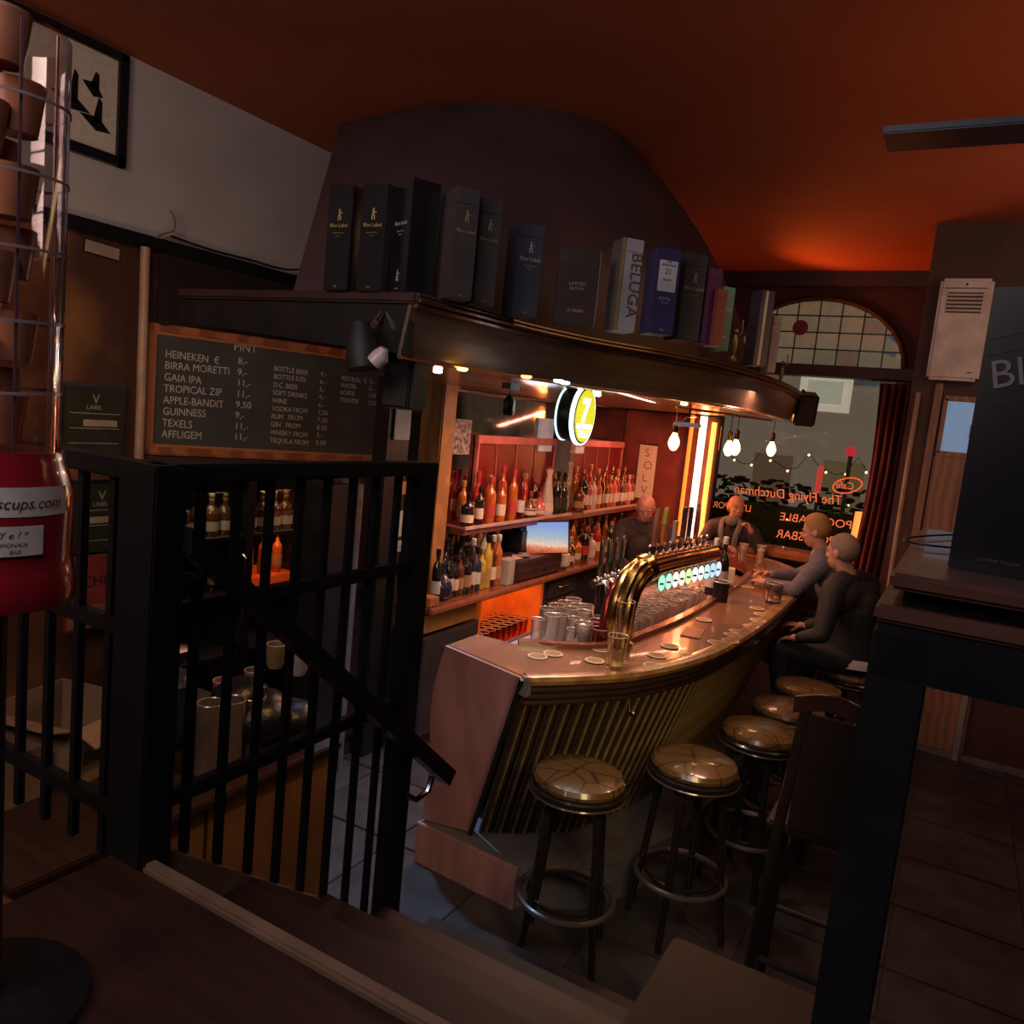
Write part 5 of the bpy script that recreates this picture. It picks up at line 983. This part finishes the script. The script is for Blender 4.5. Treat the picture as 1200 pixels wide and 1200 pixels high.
# neon column
nb = thing('neon_tube_lamp', 'tall orange and white neon tubes standing before the red brown column', 'lamp', (-2.22,7.84,1.12))
def nt_(x, y, z0, z1, r, m, nm='tube'): O(nm, MB().tube([(x,y,z0),(x,y,z1)], r, 12), m, nb)
no = em('neon_orange_tube', (1,.17,.02), 1.6)
nt_(-2.285,7.80,1.14,2.36,.036,em('neon_white_tube',(1,.60,.36),3.4)); nt_(-2.41,7.83,1.14,2.36,.020,no); nt_(-2.175,7.80,1.16,2.31,.026,em('neon_amber_tube',(1,.36,.07),2.2))
O('back_board', MB().bx(-2.46,-2.13,7.865,7.895,1.08,2.42,.01), M('copper_backing',(.10,.02,.012),.6,.0), nb); O('foot_plate', MB().lathe([(.10,0),(.11,.02),(.10,.05)], (-2.22,7.80,1.09), 24), M('lit_foot_cream',(.8,.55,.35),.4), nb); O('pedestal', MB().bx(-2.42,-2.14,7.74,7.89,0,1.09,.01), M('dark_red_pedestal',(.10,.02,.015),.5), nb); O('top_cap', MB().bx(-2.46,-2.13,7.76,7.89,2.36,2.42,.01), black, nb)
for z in (1.4,1.8,2.2): light('POINT', (-2.24,7.66,z), 4, (1,.24,.05), .05)
O('orange_lampshade', MB().lathe([(.075,-.12),(.075,.12)], ony(835,513,7.95), 24, cap=False), em('orange_shade_glow',(1,.24,.03),.9), None, 'orange glowing cylinder shade right of the neon tubes', 'lamp')
p = ony(1011,620,7.95); wl2 = thing('window_lamp', 'orange fabric lampshade glowing in front of the curtain', 'lamp', p)
O('lamp_shade', MB().lathe([(.095,-.15),(.085,.15)], (0,0,0), 28, cap=False), em('orange_fabric_shade',(1,.22,.05),1.6), wl2, local=True); O('stem', MB().tube([(0,0,-.35),(0,0,-.05)], .012, 8), brass, wl2, local=True); O('foot', MB().lathe([(.06,-.37),(.05,-.34),(.012,-.33)], n=20), brass, wl2, local=True); O('inner_bulb', MB().ell((0,0,0),.03), em('shade_bulb',(1,.6,.25),8), wl2, local=True)
light('POINT', p+Vector((0,-.16,0)), 2.5, (1,.28,.08), .1)
O('window_ledge_table', MB().bx(-1.9,-.62,7.72,8.26,1.10,1.15,.006), M('orange_ledge_wood',(.45,.15,.04),.3,coat=.4), None, 'orange lit wooden ledge running along the window behind the guests', 'ledge')
# ================================================================== people
def remesh(mb, vox, smooth_=4, sub=False):
    b = mb.b; bmesh.ops.recalc_face_normals(b, faces=b.faces); me = bpy.data.meshes.new('r'); b.to_mesh(me); b.free()
    ob = bpy.data.objects.new('r', me); COL.objects.link(ob); r = ob.modifiers.new('r','REMESH'); r.mode='VOXEL'; r.voxel_size = vox
    s_ = ob.modifiers.new('s','SMOOTH'); s_.iterations = smooth_; s_.factor = .5
    out = bpy.data.meshes.new_from_object(ob.evaluated_get(bpy.context.evaluated_depsgraph_get())); bpy.data.objects.remove(ob); return out
def head_frame(face, updir=(0,0,1)):
    f_ = Vector(face).normalized(); u = Vector(updir); r_ = f_.cross(u).normalized(); u = r_.cross(f_).normalized(); return f_, u, r_
def add_head(g, hc, face, s=1, chin=1):
    f_, u, r_ = head_frame(face); P = lambda a,b_,c_: hc+(r_*a+f_*b_+u*c_)*s
    rot = Matrix((r_, f_, u)).transposed()
    g.ell(P(0,-.012,.025),(.076*s,.094*s,.092*s),rot,3); g.ell(P(0,.028,-.045),(.056*s,.058*s,.068*s),rot,3); g.ell(P(0,.052,-.088),(.026*s,.022*s,.02*s),rot)
    g.ell(P(0,.092,-.012),(.011*s,.018*s,.026*s),rot); g.ell(P(0,.100,-.026),(.014*s,.014*s,.010*s),rot)
    for sx in (-1,1):
        g.ell(P(sx*.077,-.012,-.005),(.009*s,.020*s,.031*s),rot); g.ell(P(sx*.034,.050,-.022),(.024*s,.03*s,.022*s),rot); g.ell(P(sx*.030,.074,.024),(.022*s,.012*s,.008*s),rot)
    g.ell(P(0,.080,-.060),(.022*s,.010*s,.006*s),rot); g.ell(P(0,.078,-.070),(.019*s,.010*s,.006*s),rot)
    return P, rot
def add_hand(g, wr, pd, pn, curl=.5, left=1, s=1):
    """wr wrist, pd direction of the fingers, pn palm normal"""
    d = Vector(pd).normalized(); n = Vector(pn).normalized(); sd_ = d.cross(n).normalized()*left; n = sd_.cross(d).normalized()*left
    wr = Vector(wr); g.cone(wr,.022*s,wr+d*.03*s,.026*s,8)
    for k in range(4): g.cone(wr+d*.02*s+sd_*(.012*(k-1.5))*s,.014*s,wr+d*.085*s+sd_*(.020*(k-1.5))*s,.012*s,8)
    for k in range(4):
        L_ = [.062,.074,.070,.055][k]*s; a0 = wr+d*.088*s+sd_*(.020*(k-1.5))*s; an = curl
        for seg in range(3):
            dir_ = d*math.cos(an)+n*math.sin(an); a1 = a0+dir_*L_*[.45,.32,.23][seg]; g.cone(a0,(.0095-.001*seg)*s,a1,(.0088-.001*seg)*s,8); a0 = a1; an += curl*.9
    a0 = wr+d*.03*s-sd_*.028*s; a1 = a0+(d*.6-sd_*.7+n*.35)*.040*s; a2 = a1+(d*.8-sd_*.1+n*.6)*.032*s; g.cone(a0,.013*s,a1,.011*s,8); g.cone(a1,.011*s,a2,.009*s,8)
def V(*a): return Vector(a)
def person(label, J, head, face, hair, clothes, hands, basez=None, trousers=None, shirt=None, hairk='short', s=1, skinm=None, extra=None, lapel=None):
    t = thing('person', label, 'person', (J['pelvis'].x, J['pelvis'].y, 0)); sk = skinm or skin
    for key in list(J): J[key] = Vector(J[key])
    head = Vector(head)
    g = MB(); P, rot = add_head(g, head, face, s)
    g.cone(J['neck'],.056,head-Vector((0,0,.055))-Vector(face).normalized()*.012,.050)
    g.cone(J['pelvis'],.135,J['chest'],.13); g.cone(J['chest'],.13,J['neck']-Vector((0,0,.03)),.07)
    for q in 'lr':
        g.cone(J[q+'sh'],.055,J[q+'el'],.038); g.cone(J[q+'el'],.038,J[q+'wr'],.025)
        g.cone(J[q+'hip'],.078,J[q+'kn'],.052); g.cone(J[q+'kn'],.052,J[q+'an'],.036); ft = J[q+'an']+(J[q+'kn']-J[q+'hip']).normalized()*.14; ft.z = J[q+'an'].z-.05; g.cone(J[q+'an'],.036,ft,.03)
        add_hand(g, J[q+'wr'], *hands[q])
    body = O('body', remesh(g,.0075,3), sk, t)
    # eyes and brows
    for sx in (-1,1):
        O('eye', MB().ell(P(sx*.030,.0785,.008),(.0105*s,.006*s,.0075*s),rot), M('eye_white',(.55,.5,.47),.2), t)
        O('iris', MB().ell(P(sx*.030,.0845,.008),(.005*s,.002*s,.005*s),rot), black, t)
        O('eyebrow', MB().ell(P(sx*.031,.082,.029),(.019*s,.006*s,.004*s),rot), hair, t)
    O('mouth', MB().ell(P(0,.090,-.065),(.020*s,.003*s,.003*s),rot), M('lip_line',(.28,.07,.06),.5), t)
    # jacket with sleeves
    g = MB(); nk = J['neck']
    g.cone(J['pelvis']+Vector((0,0,-.01)),.160,J['pelvis'].lerp(J['chest'],.5),.150,20); g.cone(J['pelvis'].lerp(J['chest'],.5),.150,J['chest'],.158,20); g.cone(J['chest'],.158,nk-Vector((0,0,.07)),.095)
    for q in 'lr': g.cone(J[q+'sh'].lerp(nk,.55),.075,J[q+'sh'],.078); g.cone(J[q+'sh'],.078,J[q+'el'],.056); g.cone(J[q+'el'],.056,J[q+'wr'].lerp(J[q+'el'],.10),.038)
    g.cone(J['lsh'].lerp(J['chest'],.4),.11,J['rsh'].lerp(J['chest'],.4),.11)
    O('jacket', remesh(g,.010,3), clothes, t)
    n = 20; cz = nk+Vector((0,0,.0)); O('collar', MB().ring([[cz+Vector((r*math.cos(2*PI*k/n), r*math.sin(2*PI*k/n), z)) for k in range(n)] for r,z in ((.085,-.05),(.072,.015),(.064,.020),(.066,-.03))], cap=False), shirt or clothes, t)
    g = MB()
    g.ell(J['pelvis']-Vector((0,0,.03)),(.165,.165,.13),sub=3)
    for q in 'lr': g.cone(J[q+'hip'],.094,J[q+'kn'],.068); g.cone(J[q+'kn'],.068,J[q+'an'],.050)
    O('trousers', remesh(g,.010,3), trousers or M('black_trousers',(.015,.014,.017),.8), t)
    for q in 'lr':
        ft = J[q+'an']+(J[q+'kn']-J[q+'hip']).normalized()*.16; ft.z = J[q+'an'].z-.055; g = MB(); g.cone(J[q+'an']-Vector((0,0,.03)),.046,ft,.038); O('shoe', remesh(g,.010,2), M('black_leather_shoe',(.02,.015,.013),.3), t)
    # hair: cap over the skull
    if hairk:
        g = MB(); e2 = {'short':(.081,.100,.097),'full':(.084,.104,.104),'fringe':(.082,.096,.080)}[hairk]
        off_ = {'short':(0,-.018,.030),'full':(0,-.014,.037),'fringe':(0,-.034,.005)}[hairk]
        g.ell(P(*off_),[k*s for k in e2],rot,3); b = g.b
        f_, u, r_ = head_frame(face); pl_ = P(0,.045,.055) if hairk != 'fringe' else P(0,-.01,.03); nn = (f_*.80-u*.62) if hairk != 'fringe' else (f_*.95+u*.35)
        bmesh.ops.bisect_plane(b, geom=b.verts[:]+b.edges[:]+b.faces[:], plane_co=pl_, plane_no=nn, clear_outer=True)
        bmesh.ops.bisect_plane(b, geom=b.verts[:]+b.edges[:]+b.faces[:], plane_co=P(0,0,-.055), plane_no=-u, clear_outer=True)
        o = O('hair', g, hair, t)
    return t, P, rot
blackj = M('black_jacket_cloth',(.020,.016,.016),.75,scale=30,bump=.2); greyj = M('grey_blue_jacket_cloth',(.14,.13,.16),.8,scale=30,bump=.2); navyj = M('navy_coat_cloth',(.035,.028,.045),.8,scale=30,bump=.2); whitec = M('white_shirt_cloth',(.55,.50,.48),.7); greyh = M('grey_cropped_hair',(.24,.17,.12),.85,scale=90,bump=.5); blond = M('blond_hair',(.36,.19,.07),.7,scale=60,bump=.5,stretch=(1,1,3))
# seated man in black, back three quarters to the viewer
t, P, rot = person('man with cropped grey hair in a black jacket on a stool, hand on knee',
  dict(pelvis=V(-.43,5.42,.90), chest=V(-.47,5.38,1.20), neck=V(-.53,5.36,1.40), lsh=V(-.58,5.20,1.32), rsh=V(-.42,5.55,1.33), lel=V(-.60,5.10,1.05), rel=V(-.56,5.62,1.08), lwr=V(-.74,5.17,.985), rwr=V(-.76,5.52,.99),
       lhip=V(-.46,5.32,.86), rhip=V(-.44,5.52,.86), lkn=V(-.86,5.22,.88), rkn=V(-.84,5.52,.87), lan=V(-.78,5.22,.42), ran=V(-.72,5.50,.40)),
  (-.585,5.34,1.54), (-.85,.42,-.10), greyh, blackj, {'l':((-.9,.25,-.25),(0,0,-1),.45,1),'r':((-1,-.1,.0),(0,0,-1),.3,-1)}, shirt=blackj)
O('shirt_hem', MB().ring([[V(-.43,5.42,z)+V(r*math.cos(a)*1.0,r*math.sin(a),.03*math.cos(a+1.2)) for a in [-2.5+2.6*k/20 for k in range(21)]] for r,z in ((.170,.87),(.186,.845),(.190,.815),(.182,.815))], closed=False), whitec, t)
# man in grey blue jacket with forearms on the bar
t, P, rot = person('blond man in a grey blue jacket leaning his forearms on the bar',
  dict(pelvis=V(-.56,6.25,.90), chest=V(-.68,6.20,1.20), neck=V(-.80,6.15,1.42), lsh=V(-.78,5.98,1.35), rsh=V(-.74,6.34,1.35), lel=V(-.90,5.80,1.17), rel=V(-.98,6.42,1.18), lwr=V(-1.12,5.90,1.165), rwr=V(-1.16,6.22,1.18),
       lhip=V(-.58,6.15,.86), rhip=V(-.57,6.35,.86), lkn=V(-.86,6.10,.86), rkn=V(-.86,6.38,.86), lan=V(-.80,6.10,.40), ran=V(-.80,6.36,.40)),
  (-.865,6.12,1.565), (-.97,.05,-.25), blond, greyj, {'l':((-.8,.45,.05),(.0,.4,-1),.5,1),'r':((-.8,-.5,.1),(0,-.4,-1),.6,-1)}, shirt=whitec, hairk='full')
# man in scarf across the far end
t, P, rot = person('man in dark coat and grey scarf at the far bar end, hand near his chin',
  dict(pelvis=V(-1.95,7.90,.90), chest=V(-1.90,7.86,1.18), neck=V(-1.86,7.80,1.37), lsh=V(-1.68,7.78,1.29), rsh=V(-2.06,7.80,1.29), lel=V(-1.52,7.58,1.15), rel=V(-2.10,7.58,1.12), lwr=V(-1.62,7.52,1.32), rwr=V(-1.84,7.46,1.165),
       lhip=V(-1.86,7.88,.86), rhip=V(-2.04,7.88,.86), lkn=V(-1.80,7.66,.80), rkn=V(-2.06,7.66,.80), lan=V(-1.82,7.72,.40), ran=V(-2.04,7.72,.40)),
  (-1.845,7.74,1.515), (.55,-.85,-.05), M('reddish_receding_hair',(.30,.11,.05),.8,scale=60), navyj, {'l':((-.45,-.1,.9),(-.8,-.3,-.2),.9,1),'r':((.8,-.4,.0),(0,0,-1),.4,-1)}, shirt=navyj, hairk='fringe')
for sx in (-1,1): O('scarf', MB().tube(crom([(-1.86+sx*.02,7.74,1.42),(-1.86+sx*.085,7.70,1.38),(-1.86+sx*.075,7.64,1.26),(-1.86+sx*.05,7.66,1.08)],5), .03, 10, flat=.6), M('grey_wool_scarf',(.22,.20,.19),.9,scale=60,bump=.5), t)
O('scarf_knot', MB().ell((-1.86,7.68,1.38),(.06,.04,.05)), MC['grey_wool_scarf'], t)
# bartender
t, P, rot = person('bald bartender in dark clothes looking down behind the tap handles',
  dict(pelvis=V(-2.34,6.55,.95), chest=V(-2.32,6.50,1.22), neck=V(-2.30,6.45,1.39), lsh=V(-2.12,6.52,1.32), rsh=V(-2.46,6.40,1.32), lel=V(-2.02,6.42,1.08), rel=V(-2.42,6.20,1.08), lwr=V(-2.02,6.20,1.06), rwr=V(-2.22,6.04,1.06),
       lhip=V(-2.25,6.56,.90), rhip=V(-2.43,6.52,.90), lkn=V(-2.24,6.52,.50), rkn=V(-2.42,6.48,.50), lan=V(-2.25,6.56,.10), ran=V(-2.43,6.52,.10)),
  (-2.27,6.38,1.515), (.35,-.85,-.40), M('grey_brown_fuzz',(.22,.12,.09),.8), M('brown_black_shirt',(.035,.02,.02),.8), {'l':((-.1,-.9,-.1),(0,0,-1),.5,1),'r':((.5,-.8,-.1),(0,0,-1),.5,-1)}, hairk=None, skinm=M('pink_lit_skin',(.48,.22,.18),.45,scale=20))
